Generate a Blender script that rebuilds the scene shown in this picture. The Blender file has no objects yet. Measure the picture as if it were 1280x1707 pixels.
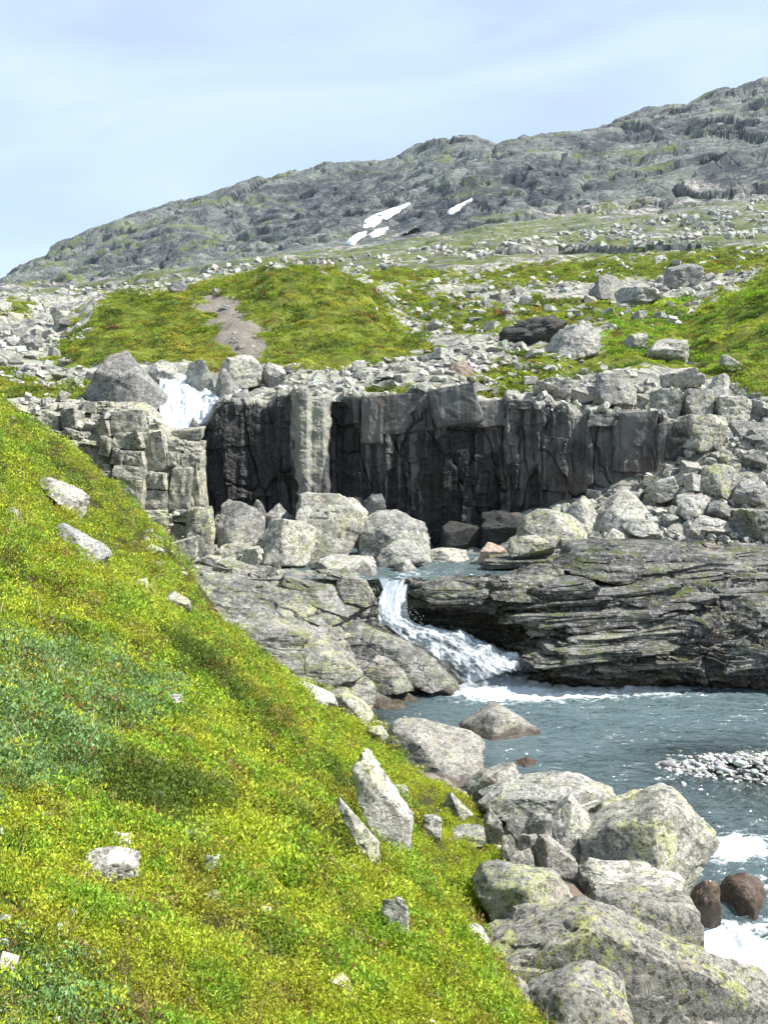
import bpy, math, random
import numpy as np
from mathutils import Vector
from mathutils.bvhtree import BVHTree

# ------------------------------------------------------------------ camera, sky, sun
F, HZ, EYE = 1500.0, 760.0, 5.7          # focal length in photo pixels, horizon row, eye height above the pool
scene = bpy.context.scene
COL = scene.collection
cam_data = bpy.data.cameras.new('camera')
cam_data.sensor_fit = 'VERTICAL'
cam_data.sensor_height = 36.0
cam_data.sensor_width = 27.0
cam_data.lens = 36.0 * F / 1707.0
cam_data.shift_y = -(853.5 - HZ) / 1707.0
cam_data.clip_start = 0.1
cam_data.clip_end = 20000
cam = bpy.data.objects.new('camera', cam_data)
cam.location = (0, 0, EYE)
cam.rotation_euler = (math.radians(90), 0, 0)
COL.objects.link(cam)
scene.camera = cam

SUN_EL, SUN_AZ = math.radians(50), math.radians(104)      # azimuth clockwise from +Y (view direction)
world = bpy.data.worlds.new('World')
scene.world = world
world.use_nodes = True
wt = world.node_tree
wt.nodes.clear()
w_out = wt.nodes.new('ShaderNodeOutputWorld')
w_bg = wt.nodes.new('ShaderNodeBackground')
w_bg.inputs['Strength'].default_value = 0.079
w_sky = wt.nodes.new('ShaderNodeTexSky')
w_sky.sky_type = 'NISHITA'
w_sky.sun_disc = False
w_sky.sun_elevation = SUN_EL
w_sky.sun_rotation = SUN_AZ
w_sky.altitude = 1100
w_sky.air_density = 1.0
w_sky.dust_density = 1.2
# thin high cloud veil, the same all round the sky
w_tc = wt.nodes.new('ShaderNodeTexCoord')
w_map = wt.nodes.new('ShaderNodeMapping')
w_map.inputs['Scale'].default_value = (1.6, 1.6, 5.5)
w_map.inputs['Rotation'].default_value = (0.25, 0.35, 0.6)
w_n = wt.nodes.new('ShaderNodeTexNoise')
w_n.inputs['Scale'].default_value = 1.3
w_n.inputs['Detail'].default_value = 5
w_n.inputs['Roughness'].default_value = 0.55
w_n.inputs['Distortion'].default_value = 0.9
w_r = wt.nodes.new('ShaderNodeMapRange')
w_r.inputs['From Min'].default_value = 0.34
w_r.inputs['From Max'].default_value = 0.70
w_r.inputs['To Min'].default_value = 0.48
w_r.inputs['To Max'].default_value = 0.8
w_mix = wt.nodes.new('ShaderNodeMix')
w_mix.data_type = 'RGBA'
w_mix.inputs[7].default_value = (5.1, 6.2, 7.7, 1)
wt.links.new(w_tc.outputs['Generated'], w_map.inputs['Vector'])
wt.links.new(w_map.outputs[0], w_n.inputs['Vector'])
wt.links.new(w_n.outputs['Fac'], w_r.inputs['Value'])
wt.links.new(w_r.outputs[0], w_mix.inputs[0])
wt.links.new(w_sky.outputs[0], w_mix.inputs[6])
wt.links.new(w_mix.outputs[2], w_bg.inputs['Color'])
wt.links.new(w_bg.outputs[0], w_out.inputs['Surface'])

sun_data = bpy.data.lights.new('sun', 'SUN')
sun_data.energy = 4.5
sun_data.angle = math.radians(1.5)
sun_data.color = (1.0, 0.955, 0.88)
sun = bpy.data.objects.new('sun', sun_data)
sdir = Vector((math.sin(SUN_AZ) * math.cos(SUN_EL), math.cos(SUN_AZ) * math.cos(SUN_EL), math.sin(SUN_EL)))
sun.rotation_euler = sdir.to_track_quat('Z', 'Y').to_euler()
COL.objects.link(sun)

vs = scene.view_settings
vs.view_transform = 'Standard'
vs.look = 'None'
vs.exposure = 1.15
vs.gamma = 1.0
vs.use_curve_mapping = False
scene.cycles.max_bounces = 6
scene.cycles.diffuse_bounces = 3
scene.cycles.glossy_bounces = 3
scene.cycles.transparent_max_bounces = 8

# ------------------------------------------------------------------ numpy noise
rng = np.random.default_rng(7)
U = np.uint32


def h3(ix, iy, iz, seed=0):
    with np.errstate(over='ignore'):
        h = ix.astype(np.int64).astype(U) * U(374761393) + iy.astype(np.int64).astype(U) * U(668265263) \
            + iz.astype(np.int64).astype(U) * U(2246822519) + U((seed * 3266489917 + 12345) & 0xffffffff)
        h = (h ^ (h >> U(13))) * U(1274126177)
        h = (h ^ (h >> U(16))) * U(2654435761)
        return h ^ (h >> U(15))


def h01(ix, iy, iz, seed=0):
    return (h3(ix, iy, iz, seed) & U(0xffffff)).astype(np.float64) / 16777216.0


def gnoise(p, seed=0):
    i = np.floor(p)
    f = p - i
    u = f * f * f * (f * (f * 6 - 15) + 10)
    r = 0
    for a in (0, 1):
        for b in (0, 1):
            for c in (0, 1):
                h = h3(i[:, 0] + a, i[:, 1] + b, i[:, 2] + c, seed)
                gx = (h & U(255)).astype(np.float64) / 127.5 - 1
                gy = ((h >> U(8)) & U(255)).astype(np.float64) / 127.5 - 1
                gz = ((h >> U(16)) & U(255)).astype(np.float64) / 127.5 - 1
                w = (u[:, 0] if a else 1 - u[:, 0]) * (u[:, 1] if b else 1 - u[:, 1]) * (u[:, 2] if c else 1 - u[:, 2])
                r = r + w * (gx * (f[:, 0] - a) + gy * (f[:, 1] - b) + gz * (f[:, 2] - c))
    return r


def fbm(p, octv=4, seed=0, gain=0.5, ridged=False):
    a, s, r = 1.0, 1.0, 0
    for k in range(octv):
        n = gnoise(p * s, seed + k * 17)
        if ridged:
            n = 0.5 - np.abs(n) * 2
        r = r + a * n
        a *= gain
        s *= 2.03
    return r


def worley(p, seed=0):
    i = np.floor(p)
    f1 = np.full(len(p), 9.0)
    f2 = np.full(len(p), 9.0)
    cid = np.zeros(len(p))
    for a in (-1, 0, 1):
        for b in (-1, 0, 1):
            for c in (-1, 0, 1):
                x, y, z = i[:, 0] + a, i[:, 1] + b, i[:, 2] + c
                h = h3(x, y, z, seed)
                q0 = x + (h & U(1023)).astype(np.float64) / 1024
                q1 = y + ((h >> U(10)) & U(1023)).astype(np.float64) / 1024
                q2 = z + ((h >> U(20)) & U(1023)).astype(np.float64) / 1024
                d = np.sqrt((q0 - p[:, 0]) ** 2 + (q1 - p[:, 1]) ** 2 + (q2 - p[:, 2]) ** 2)
                near = d < f1
                f2 = np.where(near, f1, np.minimum(f2, d))
                cid = np.where(near, ((h >> U(4)) & U(0xffff)).astype(np.float64) / 65536, cid)
                f1 = np.where(near, d, f1)
    return f1, f2, cid


def sstep(a, b, x):
    t = np.clip((x - a) / (b - a), 0, 1)
    return t * t * (3 - 2 * t)


# ------------------------------------------------------------------ pixels <-> world
def W(px, py, d):
    return np.stack([(np.asarray(px) - 640.0) / F * d, np.asarray(d) * 1.0, EYE + (HZ - np.asarray(py)) / F * d], -1)


def PX(P):
    d = np.maximum(P[..., 1], 0.3)
    return 640 + P[..., 0] / d * F, HZ - (P[..., 2] - EYE) / d * F


def inpoly(x, y, poly):
    r = np.zeros(np.shape(x), bool)
    n = len(poly)
    for k in range(n):
        x0, y0 = poly[k]
        x1, y1 = poly[(k + 1) % n]
        if y0 == y1:
            continue
        c = ((y0 > y) != (y1 > y)) & (x < (x1 - x0) * (y - y0) / (y1 - y0) + x0)
        r ^= c
    return r


# ------------------------------------------------------------------ mesh helpers
def tag(o, label=None, cat=None, group=None, kind=None):
    if label: o['label'] = label
    if cat: o['category'] = cat
    if group: o['group'] = group
    if kind: o['kind'] = kind
    return o


def link(name, me, parent=None, loc=None):
    o = bpy.data.objects.new(name, me)
    COL.objects.link(o)
    if parent is not None: o.parent = parent
    if loc is not None: o.location = loc
    return o


def mesh_np(name, V, Q, mat, smooth=True, attrs=None):
    me = bpy.data.meshes.new(name)
    n, k = Q.shape
    me.vertices.add(len(V))
    me.vertices.foreach_set('co', np.ascontiguousarray(V, np.float32).ravel())
    me.loops.add(n * k)
    me.loops.foreach_set('vertex_index', np.ascontiguousarray(Q, np.int32).ravel())
    me.polygons.add(n)
    me.polygons.foreach_set('loop_start', np.arange(0, n * k, k, dtype=np.int32))
    me.polygons.foreach_set('loop_total', np.full(n, k, np.int32))
    me.polygons.foreach_set('use_smooth', np.full(n, smooth, bool))
    if attrs:
        for key, val in attrs.items():
            at = me.attributes.new(key, 'FLOAT', 'POINT')
            at.data.foreach_set('value', np.ascontiguousarray(val, np.float32).ravel())
    me.update(calc_edges=True)
    me.validate()
    if mat: me.materials.append(mat)
    return me


def grid_faces(nu, nv):
    a = (np.arange(nu - 1)[:, None] * nv + np.arange(nv - 1)[None, :]).ravel()
    return np.stack([a, a + nv, a + nv + 1, a + 1], -1)


def pchip(x, y, xq):
    """monotone cubic along axis 0; y (n, ...)"""
    x = np.asarray(x, float)
    n = len(x)
    hh = np.diff(x)
    sh = (n - 1,) + (1,) * (y.ndim - 1)
    dl = np.diff(y, axis=0) / hh.reshape(sh)
    m = np.zeros_like(y)
    if n > 2:
        a, b = dl[:-1], dl[1:]
        with np.errstate(divide='ignore', invalid='ignore'):
            hm = np.where(a * b > 0, 2 * a * b / (a + b), 0)
        m[1:-1] = hm
    m[0], m[-1] = dl[0], dl[-1]
    k = np.clip(np.searchsorted(x, xq) - 1, 0, n - 2)
    qs = (len(xq),) + (1,) * (y.ndim - 1)
    t = ((xq - x[k]) / hh[k]).reshape(qs)
    H = hh[k].reshape(qs)
    return (2 * t ** 3 - 3 * t ** 2 + 1) * y[k] + (t ** 3 - 2 * t ** 2 + t) * H * m[k] + (-2 * t ** 3 + 3 * t ** 2) * y[k + 1] + (t ** 3 - t ** 2) * H * m[k + 1]


def sheet_grid(cols, nu, nv, vpar=None):
    """cols: [(px, [(py, d), ...])] -> grid of world points (nu, nv, 3)"""
    C = np.array([[W(*q) if len(q) == 3 else W(c[0], *q) for q in c[1]] for c in cols])
    if vpar is None:
        seg = np.linalg.norm(np.diff(C, axis=1), axis=2).mean(0)
        vpar = np.concatenate([[0], np.cumsum(np.maximum(seg, 1e-3))])
    vq = np.linspace(vpar[0], vpar[-1], nv)
    A = pchip(vpar, np.swapaxes(C, 0, 1), vq)           # nv, C, 3
    A = np.swapaxes(A, 0, 1)                             # C, nv, 3
    x = np.array([c[0] for c in cols], float)
    return pchip(x, A, np.linspace(x[0], x[-1], nu))


def grid_normals(P, flip_to=None):
    du = np.gradient(P, axis=0)
    dv = np.gradient(P, axis=1)
    N = np.cross(du, dv)
    N /= np.linalg.norm(N, axis=2, keepdims=True) + 1e-9
    return N


def grid_bvh(P, step=2):
    Q = P[::step, ::step]
    nu, nv = Q.shape[:2]
    f = grid_faces(nu, nv)
    return BVHTree.FromPolygons(Q.reshape(-1, 3).tolist(), f.tolist())


TERR = {}


def ray(px, py, names):
    dr = Vector(((px - 640) / F, 1.0, (HZ - py) / F)).normalized()
    best = None
    for n in names:
        h = TERR[n].ray_cast(Vector((0, 0, EYE)), dr)
        if h[0] is not None and (best is None or h[3] < best[3]):
            best = h
    return best


def drop(x, y, names):
    z = None
    for n in names:
        h = TERR[n].ray_cast(Vector((x, y, 60)), Vector((0, 0, -1)))
        if h[0] is not None and (z is None or h[0].z > z):
            z = h[0].z
    return z


# ------------------------------------------------------------------ materials
class NT:
    def __init__(s, name):
        s.m = bpy.data.materials.new(name)
        s.m.use_nodes = True
        s.t = s.m.node_tree
        s.t.nodes.clear()
        s.out = s.t.nodes.new('ShaderNodeOutputMaterial')
        s.geo = s.t.nodes.new('ShaderNodeNewGeometry')
        s.pos = s.geo.outputs['Position']

    def put(s, sock, v):
        if v is None:
            return
        if isinstance(v, bpy.types.NodeSocket):
            s.t.links.new(v, sock)
        else:
            if sock.type == 'RGBA' and len(v) == 3:
                v = (*v, 1)
            sock.default_value = v

    def node(s, typ, **kw):
        n = s.t.nodes.new(typ)
        for k, v in kw.items():
            setattr(n, k, v)
        return n

    def mapping(s, v, scale=(1, 1, 1), rot=(0, 0, 0), loc=(0, 0, 0)):
        n = s.node('ShaderNodeMapping')
        s.put(n.inputs['Vector'], v)
        n.inputs['Scale'].default_value = scale
        n.inputs['Rotation'].default_value = rot
        n.inputs['Location'].default_value = loc
        return n.outputs[0]

    def noise(s, scale, detail=5, rough=0.55, vec=None, dist=0.0):
        n = s.node('ShaderNodeTexNoise')
        s.put(n.inputs['Vector'], vec if vec is not None else s.pos)
        n.inputs['Scale'].default_value = scale
        n.inputs['Detail'].default_value = detail
        n.inputs['Roughness'].default_value = rough
        n.inputs['Distortion'].default_value = dist
        return n.outputs['Fac']

    def voro(s, scale, feature='F1', vec=None, out='Distance', rand=1.0):
        n = s.node('ShaderNodeTexVoronoi', feature=feature)
        s.put(n.inputs['Vector'], vec if vec is not None else s.pos)
        n.inputs['Scale'].default_value = scale
        n.inputs['Randomness'].default_value = rand
        return n.outputs[out]

    def rng(s, v, a, b, lo=0.0, hi=1.0, smooth=False):
        n = s.node('ShaderNodeMapRange')
        if smooth: n.interpolation_type = 'SMOOTHSTEP'
        s.put(n.inputs['Value'], v)
        n.inputs['From Min'].default_value = a
        n.inputs['From Max'].default_value = b
        n.inputs['To Min'].default_value = lo
        n.inputs['To Max'].default_value = hi
        return n.outputs[0]

    def math(s, op, a, b=0.0):
        n = s.node('ShaderNodeMath', operation=op)
        s.put(n.inputs[0], a)
        s.put(n.inputs[1], b)
        return n.outputs[0]

    def mix(s, f, a, b, blend='MIX'):
        n = s.node('ShaderNodeMix', data_type='RGBA', blend_type=blend)
        s.put(n.inputs[0], f)
        s.put(n.inputs[6], a)
        s.put(n.inputs[7], b)
        return n.outputs[2]

    def attr(s, name, typ='GEOMETRY', out='Fac'):
        n = s.node('ShaderNodeAttribute', attribute_type=typ, attribute_name=name)
        return n.outputs[out]

    def sep(s, v):
        n = s.node('ShaderNodeSeparateXYZ')
        s.put(n.inputs[0], v)
        return n.outputs

    def bump(s, h, strength=0.5, dist=0.05, normal=None):
        n = s.node('ShaderNodeBump')
        n.inputs['Strength'].default_value = strength
        n.inputs['Distance'].default_value = dist
        s.put(n.inputs['Height'], h)
        if normal is not None: s.put(n.inputs['Normal'], normal)
        return n.outputs[0]

    def bsdf(s, color, rough=0.85, normal=None, spec=0.3, **kw):
        n = s.node('ShaderNodeBsdfPrincipled')
        s.put(n.inputs['Base Color'], color)
        s.put(n.inputs['Roughness'], rough)
        s.put(n.inputs['Specular IOR Level'], spec)
        if normal is not None: s.put(n.inputs['Normal'], normal)
        for k, v in kw.items():
            s.put(n.inputs[k], v)
        return n.outputs[0]

    def done(s, shader):
        s.t.links.new(shader, s.out.inputs['Surface'])
        return s.m


def rock_material(name, ca=(0.16, 0.16, 0.15), cb=(0.42, 0.41, 0.38), scale=1.0, lichen=0.5, lichen_col=(0.46, 0.49, 0.22),
                  dark=0.5, strata=0.0, tilt=0.0, wet_z=None, crack=0.6, bump=0.5, warm=0.3, moss=0.0):
    n = NT(name)
    info = n.node('ShaderNodeObjectInfo')
    rnd = info.outputs['Random']
    base = n.noise(1.6 * scale, 6, 0.68)
    col = n.mix(n.rng(base, 0.33, 0.66), ca, cb)
    if strata:
        src = n.pos
        if strata < 0.4:                     # loose rocks lie every which way, so does their bedding
            vr = n.node('ShaderNodeVectorRotate', rotation_type='AXIS_ANGLE')
            n.put(vr.inputs['Vector'], n.pos)
            vr.inputs['Axis'].default_value = (0.5, 1.0, 0.3)
            n.put(vr.inputs['Angle'], n.rng(rnd, 0, 1, -0.9, 0.9))
            src = vr.outputs[0]
        sv = n.mapping(src, (0.5, 0.5, 9.0) if strata >= 0.4 else (0.8, 0.8, 4.0), (0, tilt, 0))
        st = n.noise(1.1 * scale, 6, 0.6, sv)
        col = n.mix(n.rng(st, 0.4, 0.62, 0, strata), col, tuple(c * 0.45 for c in ca))
        st2 = n.noise(2.3 * scale, 5, 0.6, sv)
        col = n.mix(n.rng(st2, 0.54, 0.68, 0, strata * 0.6), col, tuple(min(1, c * 1.25) for c in cb))
    # warm iron staining
    wn = n.noise(0.9 * scale, 4, 0.6, n.mapping(n.pos, loc=(11, 3, 5)))
    col = n.mix(n.rng(wn, 0.60, 0.72, 0, warm), col, (0.40, 0.27, 0.17))
    # crustose lichen: yellow green crusts, pale grey rosettes, black films
    ln = n.noise(3.4 * scale, 6, 0.75, n.mapping(n.pos, loc=(3, 7, 1)))
    lbig = n.noise(0.9 * scale, 2, 0.5, n.mapping(n.pos, loc=(13, 27, 1)))
    lsum = n.math('ADD', n.math('MULTIPLY', ln, 0.65), n.math('MULTIPLY', lbig, 0.35))
    col = n.mix(n.rng(lsum, 0.52, 0.575, 0, lichen), col, lichen_col)
    ln2 = n.noise(8.0 * scale, 5, 0.7, n.mapping(n.pos, loc=(31, 17, 9)))
    col = n.mix(n.rng(ln2, 0.53, 0.60, 0, 0.6), col, tuple(min(1, c * 1.3) for c in cb))
    dn = n.noise(4.6 * scale, 6, 0.75, n.mapping(n.pos, loc=(5, 1, 13)))
    col = n.mix(n.rng(dn, 0.52, 0.58, 0, min(1.0, dark * 1.25)), col, (0.030, 0.030, 0.029))
    sp = n.noise(17 * scale, 4, 0.7)
    col = n.mix(n.rng(sp, 0.52, 0.62, 0, 0.7), col, (0.055, 0.055, 0.05))
    # tint per rock
    col = n.mix(0.8, col, n.mix(rnd, (0.74, 0.75, 0.76), (1.12, 1.1, 1.04)), 'MULTIPLY')
    warp = n.node('ShaderNodeVectorMath', operation='ADD')
    nz = n.node('ShaderNodeTexNoise')
    n.put(nz.inputs['Vector'], n.pos)
    nz.inputs['Scale'].default_value = 2.2 * scale
    nz.inputs['Detail'].default_value = 4
    nzs = n.node('ShaderNodeVectorMath', operation='SCALE')
    n.put(nzs.inputs[0], nz.outputs['Color'])
    nzs.inputs['Scale'].default_value = 0.35
    n.put(warp.inputs[0], n.pos)
    n.put(warp.inputs[1], nzs.outputs[0])
    cv = n.mapping(warp.outputs[0], (0.8, 0.8, 2.2), (0.1, tilt + 0.15, 0.4))
    ed = n.voro(0.9 * scale, 'DISTANCE_TO_EDGE', cv)
    ck = n.rng(ed, 0.0, 0.022, 1, 0)
    ckm = n.math('MULTIPLY', ck, n.rng(n.noise(0.8 * scale, 3), 0.45, 0.6))
    col = n.mix(n.math('MULTIPLY', ckm, crack), col, (0.02, 0.02, 0.018))
    rough = 0.88
    if moss:
        up = n.sep(n.geo.outputs['Normal'])[2]
        mn = n.noise(1.7 * scale, 6, 0.65, n.mapping(n.pos, loc=(2, 9, 4)))
        mf = n.math('MULTIPLY', n.rng(mn, 0.53, 0.60), n.rng(up, 0.35, 0.7))
        col = n.mix(n.math('MULTIPLY', mf, moss), col, (0.10, 0.12, 0.02))
    if wet_z is not None:
        z = n.sep(n.pos)[2]
        zz = n.math('ADD', z, n.rng(n.noise(3.0, 4), 0.3, 0.7, -0.10, 0.10))
        wf = n.rng(zz, wet_z, wet_z + 0.14, 1, 0)
        col = n.mix(n.math('MULTIPLY', wf, 0.8), col, (0.055, 0.036, 0.025))
        rough = n.rng(wf, 0, 1, 0.88, 0.3)
    hgt = n.math('ADD', n.noise(6 * scale, 6, 0.7), n.math('MULTIPLY', n.noise(26 * scale, 3, 0.6), 0.35))
    hgt = n.math('SUBTRACT', hgt, n.math('MULTIPLY', ckm, 0.6))
    if strata:
        hgt = n.math('ADD', hgt, n.math('MULTIPLY', st, 1.4))
    nb = n.bump(hgt, bump, 0.12 / scale)
    return n.done(n.bsdf(col, rough, nb, 0.25))


M = {}
M['pale'] = rock_material('pale_rock', (0.23, 0.225, 0.21), (0.52, 0.51, 0.47), 1.5, 0.40, dark=0.45, strata=0.26, tilt=0.3)
M['lichen'] = rock_material('lichen_rock', (0.19, 0.19, 0.17), (0.43, 0.42, 0.37), 1.8, 0.62, (0.44, 0.47, 0.17), dark=0.5, strata=0.26, tilt=0.3)
M['heavy_lichen'] = rock_material('heavily_lichened_rock', (0.12, 0.12, 0.11), (0.30, 0.29, 0.26), 2.8, 0.75, (0.33, 0.36, 0.10), dark=0.65, wet_z=-0.05)
M['grey'] = rock_material('grey_rock', (0.15, 0.15, 0.15), (0.34, 0.335, 0.32), 1.0, 0.22, dark=0.4, strata=0.26, tilt=0.3)
M['stream'] = rock_material('stream_rock', (0.16, 0.155, 0.145), (0.40, 0.38, 0.35), 2.2, 0.3, dark=0.45, wet_z=0.06, strata=0.26, tilt=0.3)
M['upstream'] = rock_material('upper_stream_rock', (0.21, 0.205, 0.19), (0.52, 0.51, 0.465), 1.2, 0.40, dark=0.4, wet_z=2.45, strata=0.26, tilt=0.3)
M['brown'] = rock_material('wet_brown_rock', (0.09, 0.066, 0.05), (0.26, 0.19, 0.145), 3.0, 0.0, dark=0.5, wet_z=0.1)
M['dark'] = rock_material('dark_rock', (0.022, 0.023, 0.024), (0.07, 0.07, 0.07), 1.0, 0.06, dark=0.3)
M['pink'] = rock_material('pinkish_rock', (0.30, 0.22, 0.17), (0.50, 0.40, 0.33), 1.5, 0.1, dark=0.2)
M['white'] = rock_material('whitish_rock', (0.30, 0.29, 0.27), (0.54, 0.53, 0.50), 2.0, 0.25, dark=0.5, strata=0.26, tilt=0.3)
M['block'] = rock_material('blocky_rock', (0.21, 0.21, 0.18), (0.45, 0.44, 0.38), 1.1, 0.65, (0.44, 0.46, 0.24), dark=0.45, strata=0.26, tilt=0.3)
M['ledge_dark'] = rock_material('dark_schist', (0.045, 0.045, 0.047), (0.33, 0.33, 0.315), 1.0, 0.14, dark=0.45, strata=0.9, tilt=0.12, wet_z=0.12, moss=0.6, bump=0.8)
M['ledge_pale'] = rock_material('grey_schist', (0.14, 0.14, 0.135), (0.38, 0.375, 0.35), 1.0, 0.45, dark=0.4, strata=0.45, tilt=0.35, wet_z=0.10, moss=0.6, bump=0.8)


def cliff_material():
    n = NT('streaked_cliff')
    base = n.noise(1.2, 8, 0.65)
    col = n.mix(n.rng(base, 0.35, 0.65), (0.050, 0.052, 0.050), (0.17, 0.17, 0.158))
    wf = n.math('MULTIPLY', n.rng(n.noise(0.7, 4), 0.55, 0.68), 0.4)
    col = n.mix(wf, col, (0.14, 0.09, 0.055))
    pale = n.attr('pale')
    lp = n.noise(1.5, 8, 0.7, n.mapping(n.pos, loc=(4, 4, 4)))
    pcol = n.mix(n.rng(lp, 0.45, 0.58), (0.22, 0.215, 0.195), (0.36, 0.365, 0.28))
    col = n.mix(pale, col, pcol)
    # vertical pale mineral streaks and black seepage
    sv = n.mapping(n.pos, (3.2, 3.2, 0.22))
    s1 = n.noise(1.6, 5, 0.6, sv)
    col = n.mix(n.rng(s1, 0.55, 0.66, 0, 0.6), col, (0.25, 0.25, 0.24))
    s2 = n.noise(1.0, 4, 0.55, n.mapping(n.pos, (3.4, 3.4, 0.10), loc=(9, 2, 0)))
    bl = n.math('MULTIPLY', n.rng(s2, 0.47, 0.53), n.attr('wet'))
    bl = n.math('MAXIMUM', bl, n.attr('black'))
    col = n.mix(n.math('MULTIPLY', bl, 0.93), col, (0.012, 0.012, 0.013))
    sp = n.noise(22, 4, 0.6)
    col = n.mix(n.rng(sp, 0.55, 0.75, 0, 0.35), col, (0.03, 0.03, 0.03))
    hgt = n.math('ADD', n.noise(5, 8, 0.65), n.math('MULTIPLY', n.noise(3.0, 5, 0.6, sv), 0.8))
    nb = n.bump(hgt, 0.7, 0.12)
    return n.done(n.bsdf(col, n.rng(bl, 0, 1, 0.82, 0.38), nb, 0.35))


M['cliff'] = cliff_material()


def ground_material():
    """grass-and-rock ground; vertex attribute grass says where plants grow, bare where scree lies"""
    n = NT('alpine_ground')
    g = n.attr('grass')
    bare = n.attr('bare')
    r = n.mix(n.rng(n.noise(1.0, 9, 0.7), 0.36, 0.64), (0.13, 0.13, 0.115), (0.46, 0.455, 0.41))
    r = n.mix(n.rng(n.noise(2.2, 8, 0.7, n.mapping(n.pos, loc=(3, 3, 3))), 0.52, 0.62, 0, 0.5), r, (0.40, 0.41, 0.22))
    r = n.mix(n.rng(n.voro(0.75, 'DISTANCE_TO_EDGE'), 0, 0.05, 0.85, 0), r, (0.035, 0.035, 0.03))
    sc = n.mix(n.noise(5, 7, 0.7), (0.12, 0.105, 0.085), (0.30, 0.27, 0.235))
    gr = n.mix(n.rng(n.noise(0.5, 6, 0.7), 0.36, 0.64), (0.070, 0.100, 0.014), (0.21, 0.24, 0.034))
    gr = n.mix(n.rng(n.noise(3.2, 7, 0.7), 0.48, 0.66, 0, 0.75), gr, (0.022, 0.032, 0.008))
    gr = n.mix(n.rng(n.noise(0.9, 6, 0.7, n.mapping(n.pos, loc=(8, 1, 6))), 0.54, 0.66, 0, 0.6), gr, (0.13, 0.10, 0.030))
    f = n.math('ADD', g, n.rng(n.noise(1.3, 8, 0.7, n.mapping(n.pos, loc=(1, 5, 9))), 0.3, 0.7, -0.45, 0.45))
    col = n.mix(n.rng(f, 0.42, 0.56), r, gr)
    col = n.mix(n.rng(n.math('ADD', bare, n.rng(n.noise(1.7, 6, 0.7), 0.3, 0.7, -0.3, 0.3)), 0.4, 0.6), col, sc)
    hgt = n.math('ADD', n.noise(2.4, 9, 0.7), n.math('MULTIPLY', n.noise(9, 6, 0.7), 0.5))
    return n.done(n.bsdf(col, 0.95, n.bump(hgt, 0.9, 0.22), 0.15))


M['ground'] = ground_material()


def hill_material():
    n = NT('heath_soil')
    z = n.sep(n.pos)[2]
    soil = n.mix(n.noise(3, 7, 0.7), (0.030, 0.028, 0.012), (0.075, 0.085, 0.022))
    bed = n.mix(n.rng(n.noise(4, 6, 0.7), 0.35, 0.65), (0.09, 0.085, 0.07), (0.30, 0.28, 0.24))
    bed = n.mix(n.rng(n.voro(7.0, 'DISTANCE_TO_EDGE'), 0, 0.10, 0.8, 0), bed, (0.03, 0.028, 0.022))
    bed = n.mix(n.rng(n.voro(5, 'F1', out='Color'), 0.3, 0.9, 0, 0.4), bed, (0.34, 0.33, 0.30))
    zz = n.math('ADD', z, n.rng(n.noise(2, 4), 0.3, 0.7, -0.15, 0.15))
    col = n.mix(n.rng(zz, 0.08, 0.28), bed, soil)
    return n.done(n.bsdf(col, 0.95, n.bump(n.noise(9, 8, 0.7), 0.9, 0.08), 0.15))


M['hill'] = hill_material()


def mountain_material():
    n = NT('mountain_rock')
    up = n.sep(n.geo.outputs['Normal'])[2]
    b1 = n.noise(0.035, 10, 0.68)
    col = n.mix(n.rng(b1, 0.38, 0.62), (0.060, 0.068, 0.072), (0.185, 0.20, 0.178))
    b2 = n.noise(0.22, 9, 0.7)
    col = n.mix(n.rng(b2, 0.50, 0.62, 0, 0.75), col, (0.038, 0.043, 0.050))
    b3 = n.noise(0.5, 6, 0.7, n.mapping(n.pos, (1, 1, 0.35)))
    col = n.mix(n.rng(b3, 0.56, 0.68, 0, 0.5), col, (0.29, 0.295, 0.265))
    # talus pale, heath green
    ta = n.attr('talus')
    tal = n.mix(n.rng(n.noise(0.35, 9, 0.75), 0.40, 0.60), (0.085, 0.083, 0.076), (0.38, 0.365, 0.335))
    col = n.mix(n.rng(n.math('ADD', ta, n.rng(n.noise(0.05, 8, 0.7, n.mapping(n.pos, (1, 1, 3))), 0.3, 0.7, -0.6, 0.6)), 0.46, 0.54), col, tal)
    gr = n.mix(n.noise(0.2, 8, 0.7), (0.06, 0.085, 0.022), (0.15, 0.175, 0.05))
    gn = n.noise(0.022, 9, 0.72, n.mapping(n.pos, (1, 1, 2.2), loc=(50, 20, 0)))
    gf = n.math('ADD', n.attr('green'), n.rng(gn, 0.3, 0.7, -0.55, 0.55))
    gf = n.rng(gf, 0.42, 0.54)
    gf = n.math('MULTIPLY', gf, n.rng(up, 0.25, 0.55))
    gf = n.math('MULTIPLY', gf, n.rng(n.noise(0.22, 8, 0.78), 0.44, 0.50))
    col = n.mix(n.math('MULTIPLY', gf, 0.9), col, gr)
    cg = n.math('MULTIPLY', n.attr('crag'), n.rng(n.noise(0.10, 7, 0.7, n.mapping(n.pos, (1, 1, 0.4))), 0.42, 0.55))
    col = n.mix(n.math('MULTIPLY', cg, 0.85), col, (0.040, 0.046, 0.056))
    hgt = n.math('ADD', n.noise(0.09, 10, 0.68), n.math('MULTIPLY', n.noise(0.45, 7, 0.7), 0.35))
    ed = n.voro(0.12, 'DISTANCE_TO_EDGE', n.mapping(n.pos, (1, 1, 0.8)))
    hgt = n.math('ADD', hgt, n.rng(ed, 0, 0.12, -0.3, 0))
    return n.done(n.bsdf(col, 0.95, n.bump(hgt, 0.7, 2.6), 0.1))


M['mountain'] = mountain_material()


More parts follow.
